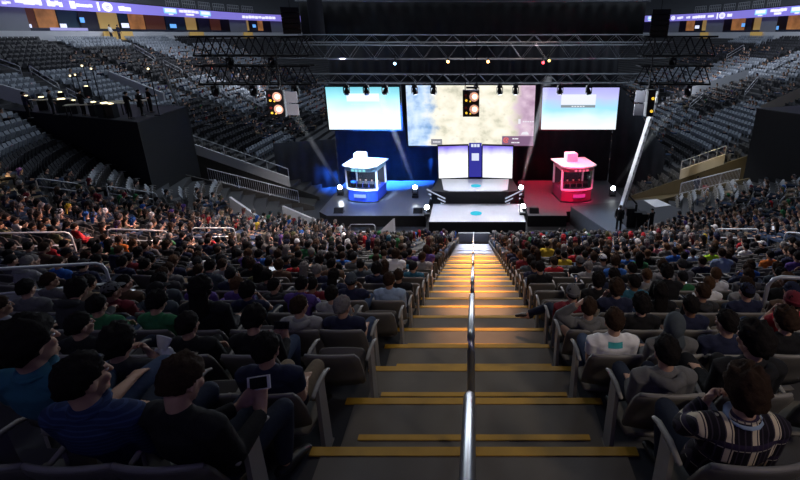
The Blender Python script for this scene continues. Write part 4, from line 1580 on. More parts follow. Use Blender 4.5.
# ------------------------------------------------------------------ overhead rig
def truss(nm, label, a, b, hgt, dep, bay=1.0, ch=.07, lac=.035, m=None):
    m = m or TRUSSM
    a, b = Vector(a), Vector(b)
    t = (b - a).normalized()
    s = t.cross(Vector((0, 0, 1))).normalized() * dep
    n = max(2, int((b - a).length / bay))
    e = empty(nm, label, 'truss', a)
    q = MB()
    for o, hh in ((Vector(), 0), (s, 0), (Vector(), hgt), (s, hgt)):
        q.tube([o + Vector((0, 0, hh)), o + (b - a) + Vector((0, 0, hh))], ch / 2, 8)
    obj('chord', q, m, e)
    q = MB()
    for i in range(n):
        p, r = (b - a) * (i / n), (b - a) * ((i + 1) / n)
        m_ = (p + r) / 2
        for o in (Vector(), s):
            q.tube([p + o, m_ + o + Vector((0, 0, hgt))], lac / 2, 6)
            q.tube([m_ + o + Vector((0, 0, hgt)), r + o], lac / 2, 6)
        q.tube([p, p + s], lac / 2, 6)
        q.tube([p + Vector((0, 0, hgt)), p + s + Vector((0, 0, hgt))], lac / 2, 6)
        q.tube([p, r + s], lac / 2, 6)
    obj('lacing', q, m, e)
    return e


truss('lighting_truss', 'upper front lighting truss crossing below the black masking box', (-12.6, 30, 11.75), (12.4, 30, 11.75), 1.0, -.9, 1.5)
truss('lighting_truss', 'lower lighting truss just above the stage screens', (-12.8, 33.2, 9.95), (12.2, 33.2, 9.95), .62, -.6, 1.2)
truss('lighting_truss', 'dark upper rear truss behind the front lighting truss', (-12.5, 34.5, 12.5), (12.4, 34.5, 12.5), .7, -.7, 1.4)
for z_, w_ in ((10.3, 'lower'), (12.0, 'upper')):
    truss('side_truss', 'black ' + w_ + ' side truss crossing the left stands', (-17.0, 29.0, z_), (-10.0, 29.0, z_), 1.1, -.9, .9, .12, .08, BLKMET)
    truss('side_truss', 'black ' + w_ + ' side truss crossing the right stands', (10.2, 29.0, z_), (14.6, 29.0, z_), 1.1, -.9, .9, .12, .08, BLKMET)
SIDEH = []
q = MB()
mk = []
x0, x1, y0, y1, z0, z1 = -12.8, 12.6, 36.2, 38.2, 12.75, 15.45
drp = drape('masking_cloth', 'huge black masking cloth box hanging over the stage', [(x0, y0), (x1, y0)], z0, z1, BLACK, .10)
q.box(((x0 + x1) / 2, (y0 + y1) / 2 + .15, (z0 + z1) / 2), (x1 - x0 - .3, y1 - y0, z1 - z0 - .05)); obj('cloth_core', q, BLACK, drp)
q = MB(); q.cyl((x0 - .2, 36.0, 15.5), (x1 + .2, 36.0, 15.5), .05, 8); obj('hanging_bar', q, TRUSSM, drp)
q = MB()
for i in range(7):
    xx = x0 + 1 + i * (x1 - x0 - 2) / 6
    q.tube([(xx, 36.05, 15.5), (xx, 36.05, 35.7)], .02, 5)
obj('suspension_cable', q, BLKMET, drp)
for i, (x_, z_) in enumerate(((-16.2, 10.2), (-15.0, 11.9), (-13.8, 10.2), (-12.4, 11.9), (-11.2, 10.2), (11.0, 10.2), (12.2, 11.9), (13.4, 10.2))):
    SIDEH.append((x_, z_, 'black moving head on the ' + ('left' if x_ < 0 else 'right') + ' side truss, ' + ordinal(i + 1 if x_ < 0 else i - 4) + (' from the left end' if x_ < 0 else ' right of the violet screen')))
# violet glow of the hanging scoreboard just above the frame
e = empty('hanging_scoreboard', 'violet lit lower edge of the hanging scoreboard at the top of the photo', 'scoreboard', (.6, 40, 16.1))
q = MB(); q.box((0, 0, 1.8), (7.6, 4, 3.2)); obj('body', q, BLKMET, e)
q = MB(); q.box((0, -2.03, .55), (7.4, .05, .9)); obj('led_band', q, RIBBON, e)
q = MB()
for i in range(14):
    q.box((-3.2 + i * .48, -2.07, .32), (.3, .03, .3))
obj('led_lettering', q, RIBTXT, e)
q = MB(); q.tube([(-3, 0, 3.4), (-3, 0, 19.7)], .03, 5); q.tube([(3, 0, 3.4), (3, 0, 19.7)], .03, 5); obj('suspension_cable', q, BLKMET, e)


# moving heads hung under the trusses
def moving_head(x, y, z, label, d, lens=None):
    e = empty('moving_head_light', label, 'stage light', (x, y, z), 0, 'moving head lights on the trusses')
    q = MB(); q.box((0, 0, -.10), (.34, .3, .18)); q.box((-.2, 0, -.36), (.05, .14, .42)); q.box((.2, 0, -.36), (.05, .14, .42)); q.box((0, 0, .03), (.1, .1, .14)); obj('yoke', q, BLKMET, e)
    d = Vector(d).normalized()
    c = Vector((0, 0, -.46))
    q = MB(); q.loft([c - d * .22, c - d * .06, c + d * .2], [.11, .16, .165], None, 14, (.3, 0, .9), round1=False); h = obj('lamp_head', q, BLKMET, e, True)
    q = MB(); q.cyl(c + d * .20, c + d * .215, .13, 16); obj('lens', q, lens or mat('dark_lens', (.03, .03, .04), .1), h)


ML = [(414, 'first'), (433, 'second'), (452, None), (476, 'third'), (500, 'fourth'), (516, 'fifth'), (531, None), (561, 'sixth'), (590, 'seventh')]
names_ = ['dark moving head light above the far left of the map screen', 'dark moving head light above the map screen, left quarter', None, 'dark moving head light just right of the hanging blinder lamps', 'dark moving head light above the map screen, right quarter',
          'dark moving head light above the right end of the map screen', None, 'pale moving head light above the violet screen', 'dark moving head light at the right end above the violet screen']
for (u, _o), lb in zip(ML, names_):
    if lb is None:
        continue
    p = at_y(u, 73, 32.9)
    moving_head(p.x, 32.9, 9.86, lb, (random.uniform(-.3, .3), -.3, -1), lens=WHITE if u == 561 else None)
for u, lb in ((345, 'dark moving head light above the cyan screen, left'), (365, 'dark moving head light above the cyan screen, centre'), (384, 'dark moving head light above the cyan screen, right')):
    p = at_y(u, 73, 32.9)
    moving_head(p.x, 32.9, 9.86, lb, (random.uniform(-.3, .3), -.6, -1))


for x_, z_, lb in SIDEH:
    moving_head(x_, 29.3, z_, lb, (random.uniform(-.3, .3), -.5, -1))


def par(u, v, lens, label):
    p = at_y(u, v, 29.6)
    e = empty('par_lamp', label, 'stage light', (p.x, p.y, p.z))
    q = MB(); q.loft([(0, .3, .06), (0, .1, .02), (0, -.08, -.03)], [.07, .12, .13], None, 14, (1, 0, 0), round1=False); q.box((0, .12, .3), (.05, .05, .5)); obj('lamp_body', q, BLKMET, e)
    q = MB(); q.cyl((0, -.083, -.031), (0, -.10, -.035), .085, 16); obj('lens', q, lens, e)
    return p


par(488, 61, ORNG, 'bright orange lamp glowing on the front truss right of centre')
par(448, 61, ORNG, 'small orange lamp glowing on the front truss left of centre')
par(395, 63, BLUEL, 'small pale blue lamp glowing on the front truss above the cyan screen')
par(543, 62, REDL, 'red lamp glowing on the front truss')
par(549, 60, mat('yellow_lamp', (.9, .7, .2), .4, emit=3, ecol=(1, .75, .25)), 'yellow lamp beside the red lamp on the front truss')


def blinder(u, v, y, label, wht=None, rod=True, flip=1):
    p = at_y(u, v, y)
    e = empty('blinder_lamp_pair', label, 'stage light', (p.x, y, p.z))
    q = MB(); q.box((0, .1, 0), (.86, .3, 1.36)); obj('housing', q, BLKMET, e)
    for zz in (.32, -.32):
        q = MB(); q.loft([(.16 * flip, -.06, zz + .04), (.16 * flip, -.16, zz + .04)], [.18, .24], None, 18, (1, 0, 0), round0=False, round1=False); c = obj('reflector', q, mat('warm_reflector', (.6, .35, .28), .4, emit=.55, ecol=(.95, .5, .38)), e)
        q = MB(); q.cyl((.19 * flip, -.17, zz + .05), (.19 * flip, -.20, zz + .05), .12, 16); obj('bulb', q, BULBW, c)
        q = MB(); q.cyl((-.24 * flip, -.05, zz - .16), (-.24 * flip, -.09, zz - .16), .06, 12); q.cyl((-.04, -.05, zz - .2), (-.04, -.09, zz - .2), .04, 12); obj('amber_lens', q, BULBA, e)
        q = MB(); q.cyl((-.27 * flip, -.05, zz + .1), (-.27 * flip, -.08, zz + .1), .07, 12); obj('red_lens', q, mat('dull_red_lens', (.35, .04, .04), .3), e)
    if rod:
        q = MB(); q.tube([(-.3, .1, .68), (-.3, .1, rod)], .025, 6); q.tube([(.3, .1, .68), (.3, .1, rod)], .025, 6); q.box((0, .1, .8), (.5, .1, .1)); obj('hanger', q, BLKMET, e)
    if wht:
        q = MB(); q.box((.78, .12, .31), (.62, .05, .58)); q.box((.78, .12, -.33), (.62, .05, .58)); obj('pale_panel', q, mat('pale_grey_panel', (.34, .36, .42), .5), e)


blinder(471, 103.5, 24, 'pair of warm blinder lamps hanging in front of the map screen', rod=3.2)
blinder(276, 103.5, 24, 'pair of warm blinder lamps with pale panels over the left stands', wht=True, rod=3.0)
e = empty('blinder_lamp_pair', 'blinder lamps seen edge-on with pale panels beside the camera crane', 'stage light', tuple(at_y(646, 103, 24)))
q = MB(); q.box((-.3, .1, .33), (.5, .06, .6)); q.box((-.3, .1, -.36), (.5, .06, .6)); obj('pale_panel', q, mat('pale_grey_panel', (.34, .36, .42), .5), e)
q = MB(); q.box((.2, .1, 0), (.36, .5, 1.36)); obj('housing', q, BLKMET, e)
for zz in (.25, -.4):
    q = MB(); q.cyl((.27, -.16, zz), (.27, -.2, zz), .075, 14); obj('amber_lens', q, BULBA, e)
q = MB(); q.tube([(.1, .1, .68), (.1, .1, 3.2)], .03, 6); obj('hanger', q, BLKMET, e)


def speaker(u, v, y, label, tilt):
    p = at_y(u, v, y)
    e = empty('hanging_loudspeaker', label, 'loudspeaker', (p.x, y, p.z), tilt)
    for i in range(5):
        q = MB(); q.box((0, .05 * i, .56 - i * .28), (1.0, .8, .26), rot=Matrix.Rotation(.06 * i, 3, 'X')); obj('cabinet', q, BLKMET, e)
    q = MB(); q.tube([(0, 0, .7), (0, 0, 12)], .02, 5); obj('suspension_cable', q, BLKMET, e)


speaker(291, 20, 29, 'black loudspeaker column hanging left of the masking cloth', .3)
speaker(660, 22, 29, 'black loudspeaker column hanging right of the masking cloth', -.3)
e = empty('rolled_side_cloth', 'dark blue-lit vertical drape roll at the left end of the masking cloth', 'drape', tuple(at_y(318, 36, 35.4)))
q = MB(); q.loft([(0, 0, 0), (0, 0, 2.4)], [.55, .55], [.4, .4], 14); obj('roll', q, DRAPE, e, True)
q = MB(); q.tube([(0, 0, 2.4), (0, 0, 18)], .02, 5); obj('suspension_cable', q, BLKMET, e)

# ------------------------------------------------------------------ camera crane on its platform
e = empty('crane_platform', 'dark platform with draped side carrying the camera crane', 'platform', (JIB[3].x, JIB[3].y, 0))
o0 = tuple(-c for c in e.location)
q = MB(); q.hull([(p.x, p.y, 0) for p in JIB], [(p.x, p.y, JZ - .06) for p in JIB]); b = obj('draped_side', q, mat('platform_skirt', (.035, .036, .045), .8, var=.25, scale=5, bump=.4), e); b.location = o0
q = MB(); q.hull([(p.x, p.y, JZ - .058) for p in JIB], [(p.x, p.y, JZ) for p in JIB]); b = obj('platform_top', q, mat('platform_top_grey', (.045, .047, .055), .4, var=.1, scale=3), e); b.location = o0
pa = [at_z(*c, JZ) for c in ((644, 200.5), (657, 199.5), (671, 205.5), (655, 207.5))]
q = MB(); q.hull([tuple(p + Vector((0, 0, .004))) for p in pa], [tuple(p + Vector((0, 0, .03))) for p in pa]); tag(obj('white_board', q, PAPER), 'white board lying on the crane platform', 'board')
jb = at_z(634, 226, JZ)
e = empty('camera_crane', 'camera crane with pale arm reaching up over the right stands', 'camera crane', jb)
q = MB()
for a in range(3):
    g = a * 2.094 + .4
    q.tube([(0, 0, 1.1), (.75 * math.cos(g), .75 * math.sin(g), .06)], .045, 8)
    q.cyl((.75 * math.cos(g), .75 * math.sin(g), 0.005), (.75 * math.cos(g), .75 * math.sin(g), .12), .08, 10)
q.cyl((0, 0, .7), (0, 0, 1.5), .08, 12)
q.box((-.15, .1, .55), (.95, .8, 1.0)); q.box((.55, .35, .4), (.7, .6, .8)); q.box((-.5, -.3, 1.15), (.5, .4, .5))
obj('tripod', q, BLKMET, e)
tip = at_y(658, 92, jb.y + 1.2) - jb
tail = Vector((-.05, -.75, .55))
piv = Vector((0, 0, 1.55))
root = at_y(624, 200, jb.y - .1) - jb
dirn = (tip - root).normalized()
q = MB(); q.bar(root - dirn * .9, tip, .24, .26); obj('arm', q, mat('crane_arm_pale', (.82, .83, .86), .5), e)
q = MB()
L_ = (tip - root).length
for i in range(int(L_ / .5)):
    c = root + dirn * (i * .5 + .3)
    q.box(c + Vector((0, -.145, 0)), (.09, .01, .16), rot=dirn.to_track_quat('Z', 'Y').to_matrix())
obj('arm_marking', q, BLKMET, e)
q = MB(); q.tube([piv, root + dirn * .5], .06, 8); q.tube([root + Vector((.12, .1, .0)), tip + Vector((.12, .1, -.1))], .018, 6); obj('pivot_bracket', q, BLKMET, e)
q = MB(); q.box(root - dirn * 1.0, (.5, .4, .42)); obj('counterweight', q, BLKMET, e)
q = MB(); q.box(tip + Vector((.2, 0, -.25)), (.42, .6, .5)); q.cyl(tip + Vector((.2, -.3, -.3)), tip + Vector((.2, -.62, -.34)), .11, 12); q.box(tip + Vector((.2, .1, .1)), (.3, .3, .2)); obj('camera_head', q, BLKMET, e)


STAND = {}


# standing figures: one continuous body, clothes as children
def standing(x, y, z, a, label, top, tr, hair='short', hc='black', sc=1.0, reach=0.):
    P = dict(sl=Vector((-.185, 0, 1.42)), sr=Vector((.185, 0, 1.42)), el=Vector((-.24, .03, 1.12)), er=Vector((.24, .03 + .1 * reach, 1.12 + .05 * reach)), wl=Vector((-.23, .14, .88)), wr=Vector((.18, .14 + .25 * reach, .88 + .3 * reach)))
    HMm = Matrix.Translation((0, .03, 1.63))
    m = MB()
    head_parts(m, HMm)
    m.loft([(0, 0, 1.42), (0, .005, 1.49), (0, .012, 1.57)], [.066, .054, .052], None, 12)
    m.loft([(0, 0, .90), (0, 0, 1.0), (0, 0, 1.12), (0, 0, 1.28), (0, 0, 1.40), (0, 0, 1.45)], [.15, .15, .14, .16, .155, .085], [.10, .095, .09, .105, .085, .06], 16)
    for q, s in (('l', -1), ('r', 1)):
        m.loft([P['s' + q], P['e' + q]], [.046, .037], None, 10)
        m.loft([P['e' + q], P['w' + q]], [.037, .025], None, 10)
        hand(m, P['w' + q], (P['w' + q] - P['e' + q]), (s, 0, .2), s, .5)
        m.loft([(s * .09, 0, .90), (s * .11, .01, .48), (s * .11, -.02, .09)], [.08, .052, .035], None, 10)
        m.loft([(s * .11, -.05, .05), (s * .12, .15, .04)], [.034, .032], [.03, .022], 8)
    if 'body' + str(reach) not in STAND:
        STAND['body' + str(reach)] = remeshed(m, 'person', SKINX, .010, 2)
    e = link('person', STAND['body' + str(reach)])
    tint(e, SKINC[0])
    tag(e, label, 'person')
    e.location = (x, y, z); e.rotation_euler = (0, 0, a); e.scale = (sc,) * 3
    m = MB()
    m.loft([(0, 0, .88), (0, 0, 1.0), (0, 0, 1.12), (0, 0, 1.28), (0, 0, 1.39), (0, 0, 1.44)], [.175, .17, .16, .178, .172, .1], [.12, .115, .108, .122, .102, .072], 18, round0=False)
    for q in 'lr':
        m.loft([P['s' + q], P['s' + q] * .5 + P['e' + q] * .5, P['e' + q]], [.07, .06, .052], None, 12)
        m.loft([P['e' + q], P['e' + q] * .1 + P['w' + q] * .9], [.052, .04], None, 12, round1=False)
    if 'top' + str(reach) not in STAND:
        STAND['top' + str(reach)] = remeshed(m, 'jacket', FABRIC, .012, 3)
    t = link('jacket', STAND['top' + str(reach)], e)
    tint(t, CLOTH[top])
    m = MB()
    m.loft([(0, 0, .82), (0, 0, .95)], [.165, .165], [.112, .112], 16)
    for s in (-1, 1):
        m.loft([(s * .09, 0, .88), (s * .11, .01, .48), (s * .11, -.02, .10)], [.092, .068, .056], None, 12, round1=False)
    if 'tr' not in STAND:
        STAND['tr'] = remeshed(m, 'trousers', FABRIC, .012, 3)
    tint(link('trousers', STAND['tr'], e), TCOL[tr])
    for s in (-1, 1):
        m = MB(); m.loft([(s * .11, -.06, .045), (s * .115, .04, .055), (s * .12, .17, .04)], [.038, .044, .034], [.04, .045, .03], 10); link('shoe', m.mesh('shoe', SHOE, True), e)
    h = link('hair', HAIR[hair], e); h.matrix_local = HMm; tint(h, CLOTH[hc] if hair in ('cap', 'beanie') else HCOL[hc])
    for ed in EYES:
        ey = link('eye', ed, e); ey.matrix_local = HMm
    return e


p = at_z(618, 231, JZ); standing(p.x, p.y, JZ, -.5, 'person in black standing at the foot of the camera crane', 'black', 'black trousers', reach=1)
p = at_z(650, 232, JZ); standing(p.x, p.y, JZ, .5, 'person in black beside the crane tripod on the platform', 'black', 'black trousers', hair='cap', hc='black', sc=.9, reach=1)

# ------------------------------------------------------------------ entrances cut into the corners
def radial(az, d, side):
    return Vector((side * (XS + (R0 + d) * math.sin(rad(az))), YC - (R0 + d) * math.cos(rad(az)), 0))


ENTM = mat('entrance_dark_concrete', (.055, .05, .045), .8, scale=1)
for side in (-1, 1):
    nm = 'left' if side < 0 else 'right'
    d1 = (N + 1 - VK) * R
    q = MB()  # side walls, end wall and ramp of one entrance, built together
    a0, a1 = radial(VA1, -.0, side), radial(VA1, d1, side)
    b0, b1 = radial(VA0, 0, side), radial(VA0, d1, side)
    zt = zrow(VK)
    for (p0, p1) in ((a0, a1), (b0, b1)):
        q.hull([tuple(p0), tuple(p1), tuple(p1 + Vector((0, .12, 0))), tuple(p0 + Vector((0, .12, 0)))],
               [tuple(p0 + Vector((0, 0, .3))), tuple(p1 + Vector((0, 0, zt + .3))), tuple(p1 + Vector((0, .12, zt + .3))), tuple(p0 + Vector((0, .12, .3)))])
    q.hull([tuple(b1), tuple(a1), tuple(a1 + Vector((side * .15, 0, 0))), tuple(b1 + Vector((side * .15, 0, 0)))], [tuple(v + Vector((0, 0, zt + .34))) for v in (b1, a1, a1 + Vector((side * .15, 0, 0)), b1 + Vector((side * .15, 0, 0)))])
    ramp_ = [radial(VA1, .2, side), radial(VA1, d1, side), radial(VA0, d1, side), radial(VA0, .2, side)]
    q.hull([tuple(v) for v in ramp_], [tuple(ramp_[0] + Vector((0, 0, .1))), tuple(ramp_[1] + Vector((0, 0, 1.6))), tuple(ramp_[2] + Vector((0, 0, 1.6))), tuple(ramp_[3] + Vector((0, 0, .1)))])
    struct('entrance_walls_ramp_' + nm, q, ENTM if side < 0 else mat('entrance_warm_lit_concrete', (.11, .085, .045), .8, scale=1), 'concrete side walls and ramp of the ' + nm + ' corner entrance')  # right entrance: warm light put into the concrete's colour
    # parapet on the far wall, following the slope
    e = empty('entrance_parapet', ('pale sloping parapet with rail above the left entrance' if side < 0 else 'cream sloping parapet with rail above the right entrance'), 'parapet', a0)
    q = MB()
    u0, u1 = Vector((0, 0, .28)), a1 - a0 + Vector((0, 0, zt + .28))
    u0, u1 = u0 + (u1 - u0) * (.22 if side < 0 else .38), u0 + (u1 - u0) * (1 if side < 0 else .70)
    q.hull([tuple(u0), tuple(u1), tuple(u1 + Vector((0, .14, 0))), tuple(u0 + Vector((0, .14, 0)))], [tuple(v + Vector((0, 0, .85))) for v in (u0, u1, u1 + Vector((0, .14, 0)), u0 + Vector((0, .14, 0)))])
    obj('parapet_wall', q, mat('parapet_pale', (.62, .62, .64), .7, scale=1) if side < 0 else mat('parapet_cream', (.66, .58, .44), .7, scale=1), e)
    q = MB()
    q.tube([u0 + Vector((0, .07, 1.55)), u1 + Vector((0, .07, 1.55))], .035, 8)
    for i in range(6):
        g = u0 + (u1 - u0) * (i / 5)
        q.tube([g + Vector((0, .07, .83)), g + Vector((0, .07, 1.55))], .03, 6)
    obj('guard_rail', q, RAILP, e)
    # picket rail on the near edge
    e = empty('picket_rail', 'picket guard rail along the near edge of the ' + nm + ' entrance', 'rail', b0)
    w0, w1 = Vector((0, 0, .3)), b1 - b0 + Vector((0, 0, zt + .3))
    w0, w1 = w0 + (w1 - w0) * (.1 if side < 0 else .3), w0 + (w1 - w0) * .66
    q = MB()
    q.tube([w0 + Vector((0, 0, .95)), w1 + Vector((0, 0, .95))], .035, 8); q.tube([w0 + Vector((0, 0, .12)), w1 + Vector((0, 0, .12))], .025, 8)
    obj('rail_bars', q, RAILP, e)
    q = MB()
    for i in range(42):
        g = w0 + (w1 - w0) * (i / 41)
        q.tube([g + Vector((0, 0, .0 if i % 14 == 0 else .12)), g + Vector((0, 0, .95))], .012 if i % 14 else .03, 5)
    obj('pickets', q, RAILP, e)
for u, v, lb, top, tr in ((695, 196, 'person in dark blue standing at the right entrance', 'navy', 'dark jeans'), (703, 203, 'person in red jacket standing at the right entrance', 'red', 'black trousers'),
                          (240, 195, 'dark figure standing at the mouth of the left entrance', 'black', 'black trousers')):
    p = at_z(u, v, 1.5)
    side = 1 if p.x > 0 else -1
    for _ in range(6):      # settle on the ramp
        t = (abs(p.x) - XS - R0 - .2) / ((N + 1 - VK) * R - .2)
        p = at_z(u, v, .1 + 1.5 * min(max(t, 0), 1))
    standing(p.x, p.y, p.z + .02, -side * .6, lb, top, tr, sc=.95)


# rink-side sloping walls at the end of the left stand
def slope_wall(pts, h, m, nm, label):
    q = MB()
    P = [Vector(p) for p in pts]
    lo = []
    for p in P:
        lo.append(p)
    ring = [tuple(p) for p in P] + [tuple(p + Vector((.1, .1, 0))) for p in reversed(P)]
    up = [tuple(p + Vector((0, 0, hh))) for p, hh in zip(P, h)] + [tuple(p + Vector((.1, .1, hh))) for p, hh in zip(reversed(P), reversed(h))]
    q.hull(ring, up)
    return tag(obj(nm, q, m), label, 'wall panel')


PALE = mat('rink_board_pale', (.60, .61, .65), .6)
a_, b_ = at_y(282, 206, 31.0), at_y(337, 234, 29.8)
ha = a_.z - .2
a_.z = .2; b_.z = .02
slope_wall([a_, b_], [ha, .2], PALE, 'sloping_board', 'large pale sloping board at the left end of the stage front')
a_, b_ = at_z(232, 214, 1.9), at_z(289, 244, 1.9)
slope_wall([a_, b_], [1.2, .35], PALE, 'sloping_board', 'pale sloping board at the foot of the left entrance rail')
a_, b_ = at_z(379, 238, .35), at_z(394, 236, .35)
slope_wall([a_, b_], [.4, 1.25], PALE, 'sloping_board', 'small pale sloping board beside the front row rail')


# ------------------------------------------------------------------ hoop handrails in the side aisles
def hoop(a, b, h0, h1, label, mid=True, r=.028, drop=None):
    """rail with rounded corners, from foot a to foot b, both given on the terrace"""
    a, b = Vector(a), Vector(b)
    e = empty('hoop_handrail', label, 'handrail', a, 0, 'pale hoop handrails')
    d = b - a
    up0, up1 = Vector((0, 0, h0)), Vector((0, 0, h1))
    t = (d + up1 - up0).normalized()
    q = MB()
    q.tube([Vector(), up0 - Vector((0, 0, .14)), up0 + t * .05 - Vector((0, 0, .04)), up0 + t * .14, d + up1 - t * .14, d + up1 - t * .05 - Vector((0, 0, .04)), d + up1 - Vector((0, 0, .14)), d], r, 8)
    obj('hoop', q, RAILP, e, True)
    if mid:
        q = MB(); q.tube([up0 * .55, d + up1 * .55], r * .85, 8); obj('middle_bar', q, RAILP, e, True)
    return e


for i, (u0, v0, u1, v1, lb) in enumerate(HOOPS):
    hoop(terr(u0, v0), terr(u1, v1), .92, .92, lb)
# white wall under the nearest left rail
a_, b_ = terr(-30, 304, .35), terr(52, 298, .35)
slope_wall([a_, b_], [.42, .42], WHITE, 'low_white_wall', 'low white wall under the nearest left hoop rail')
a_, b_ = at_z(351, 240, .02), at_z(376, 240, .02)
hoop(a_, b_, 1.15, 1.15, 'pale hoop rail in front of the stage, left of centre, behind the last row')
a_, b_ = at_z(296, 233, .55), at_z(346, 240, .05)
e = empty('picket_rail', 'low pale picket fence between the big sloping board and the front hoop rail', 'rail', a_)
d_ = b_ - a_
q = MB(); q.tube([(0, 0, .85), d_ + Vector((0, 0, .85))], .035, 6); obj('top_bar', q, RAILP, e)
q = MB()
for i in range(22):
    q.tube([d_ * (i / 21), d_ * (i / 21) + Vector((0, 0, .85))], .025, 5)
obj('pickets', q, RAILP, e)
# upper-stand aisle rails, descending the side stands
for i, (u0, v0, u1, v1) in enumerate(UPR):
    lb = 'aisle rail in the ' + ('left' if u0 < 400 else 'right') + ' upper stand, ' + ordinal(i + 1 if u0 < 400 else i - 8) + ' counted from the picture edge inwards'
    hoop(terr(u0, v0), terr(u1, v1), .95, .95, lb, r=.04)
# sloping pale parapets of the upper entrances
for pts, lb, m in ((PANELS[0], 'pale sloping parapet of an upper entrance above the desk platform', PALE), (PANELS[1], 'pale sloping parapet beside the desk operators', PALE),
                   (((760, 108), (802, 92)), 'cream sloping parapet of the upper entrance above the right black box', mat('parapet_cream', (.52, .46, .36), .7)), (((688, 92), (748, 74)), 'pale sloping wall in the right upper stand', PALE)):
    a_, b_ = terr(*pts[0], .9), terr(*pts[1], .9)
    slope_wall([a_, b_], [1.1, 1.1], m, 'entrance_parapet', lb)

# central handrail: separate hoops down the stairs
for j in range(-1, 11):
    ya = 2.55 + 2.46 * j
    yb = ya + 1.6
    zl = lambda y: H - 1.72 - .4134 * y
    def tz(y):
        k = math.floor((y - Y0) / R) + 1
        fr = y - (Y0 + (k - 1) * R)
        return zrow(k) + (RISE - HSD if fr < .34 else 0)
    a, b = Vector((-.02, ya, tz(ya))), Vector((-.02, yb, tz(yb)))
    if yb > YE - .5:
        break
    e = empty('stair_handrail', 'steel handrail on the central stairs, ' + ('nearest the camera' if j == -1 else ordinal(j + 2) + ' from the camera'), 'handrail', a, 0, 'central stair handrails')
    ta, tb = Vector((0, 0, zl(ya) + .90 - a.z)), Vector((0, yb - ya, zl(yb) + .90 - a.z))
    t = (tb - ta).normalized()
    q = MB()
    q.tube([(0, 0, 0), ta - Vector((0, 0, .12)), ta + t * .04 - Vector((0, 0, .035)), ta + t * .13, tb - t * .13, tb - t * .04 - Vector((0, 0, .035)), tb - Vector((0, 0, .12)), (0, yb - ya, b.z - a.z)], .026, 12)
    obj('rail_tube', q, STEEL, e, True)
    q = MB(); q.tube([ta * .5, Vector((0, yb - ya, 0)) + (tb - Vector((0, yb - ya, 0)) + Vector((0, 0, b.z - a.z))) * .5], .018, 8); obj('middle_bar', q, STEEL, e, True)
    q = MB(); q.cyl((0, 0, .004), (0, 0, .02), .06, 12); q.cyl((0, yb - ya, b.z - a.z + .004), (0, yb - ya, b.z - a.z + .02), .06, 12); obj('foot_plate', q, STEEL, e)

# ------------------------------------------------------------------ black desk platforms in the stands
def blackbox(pts, z0, z1, label):
    e = empty('draped_platform', label, 'platform', (pts[0].x, pts[0].y, z0))
    o0 = (-pts[0].x, -pts[0].y, -z0)
    q = MB(); q.hull([(p.x, p.y, z0) for p in pts], [(p.x, p.y, z1) for p in pts]); b = obj('black_skirt', q, BLACK, e); b.location = o0
    q = MB(); q.hull([(p.x, p.y, z1 + .004) for p in pts], [(p.x, p.y, z1 + .05) for p in pts]); b = obj('platform_top', q, STGBLK, e); b.location = o0
    return e


BT = 8.2
blackbox(BOX, 1.0, BT - .05, 'big black draped desk platform in the left stand')
blackbox(BXR, 1.0, 8.25, 'black draped box in the right stand')


def on_box(u, v, back):
    p = at_z(u, v, BT)
    return p


def rest_on_box(u, v, h=0):
    """point on the platform top whose object, h high, shows at pixel u, v"""
    return at_z(u, v, BT + h) - Vector((0, 0, h))


# consoles, monitors, lamps and operators
DESKB = mat('desk_top_pale', (.45, .40, .30), .5)
for (u, v, w, lb) in ((95, 108, 3.2, 'long pale desk top among the operators on the black platform'), (128, 101, 2.4, 'short pale desk top near the right end of the black platform'), (48, 106, 2.6, 'dim desk at the left of the black platform')):
    p = rest_on_box(u, min(v, 96 + (u - 10) * .0945), .75)
    e = empty('desk', lb, 'desk', p, .35)
    q = MB(); q.box((0, 0, .75), (w, .7, .05)); obj('desk_top', q, DESKB, e)
    for sx in (-1, 1):
        for sy in (-1, 1):
            q = MB(); q.box((sx * (w / 2 - .1), sy * .28, .365), (.06, .06, .72)); obj('leg', q, BLKMET, e)
for i, (u, v, s_, m, lb) in enumerate(((26, 106, .22, DESKL, 'small lit lamp at the left end of the platform desks'), (41, 100, .34, DESKL, 'lit papers beside the left-hand desk lamp'), (60, 92, .28, DESKL, 'lit equipment under a gooseneck lamp'), (61, 103, .5, DESKL, 'lit mixing console on the platform'),
                                     (86, 86, .3, DESKL, 'lamp shining behind the mixing console'), (104, 113, .5, DESKL, 'lit console faders in the middle of the platform'), (93, 111, .35, DESKL, 'lit papers beside the middle console'), (110, 118, .4, DESKL, 'lit console at the platform front edge'),
                                     (73, 119, .3, DESKL, 'small lit tray at the platform front edge'), (138, 94, .35, TVW, 'bright white laptop screen in front of the right-hand operator'))):
    p = rest_on_box(u, min(v, 94 + (u - 10) * .0945), .9)
    e = empty('desk_equipment', lb, 'equipment', p, .3 + i * .2)
    q = MB(); q.box((0, 0, .43), (s_ * 1.5, s_ * 1.1, .86)); obj('case', q, BLKMET, e)
    q = MB(); q.box((0, 0, .90), (s_ * .8, s_ * .32, .04), rot=Matrix.Rotation(.35, 3, 'X')); q.box((.1 * s_, -.3 * s_, .885), (s_ * .3, s_ * .16, .03)); obj('lit_panel', q, m, e)
q = MB()
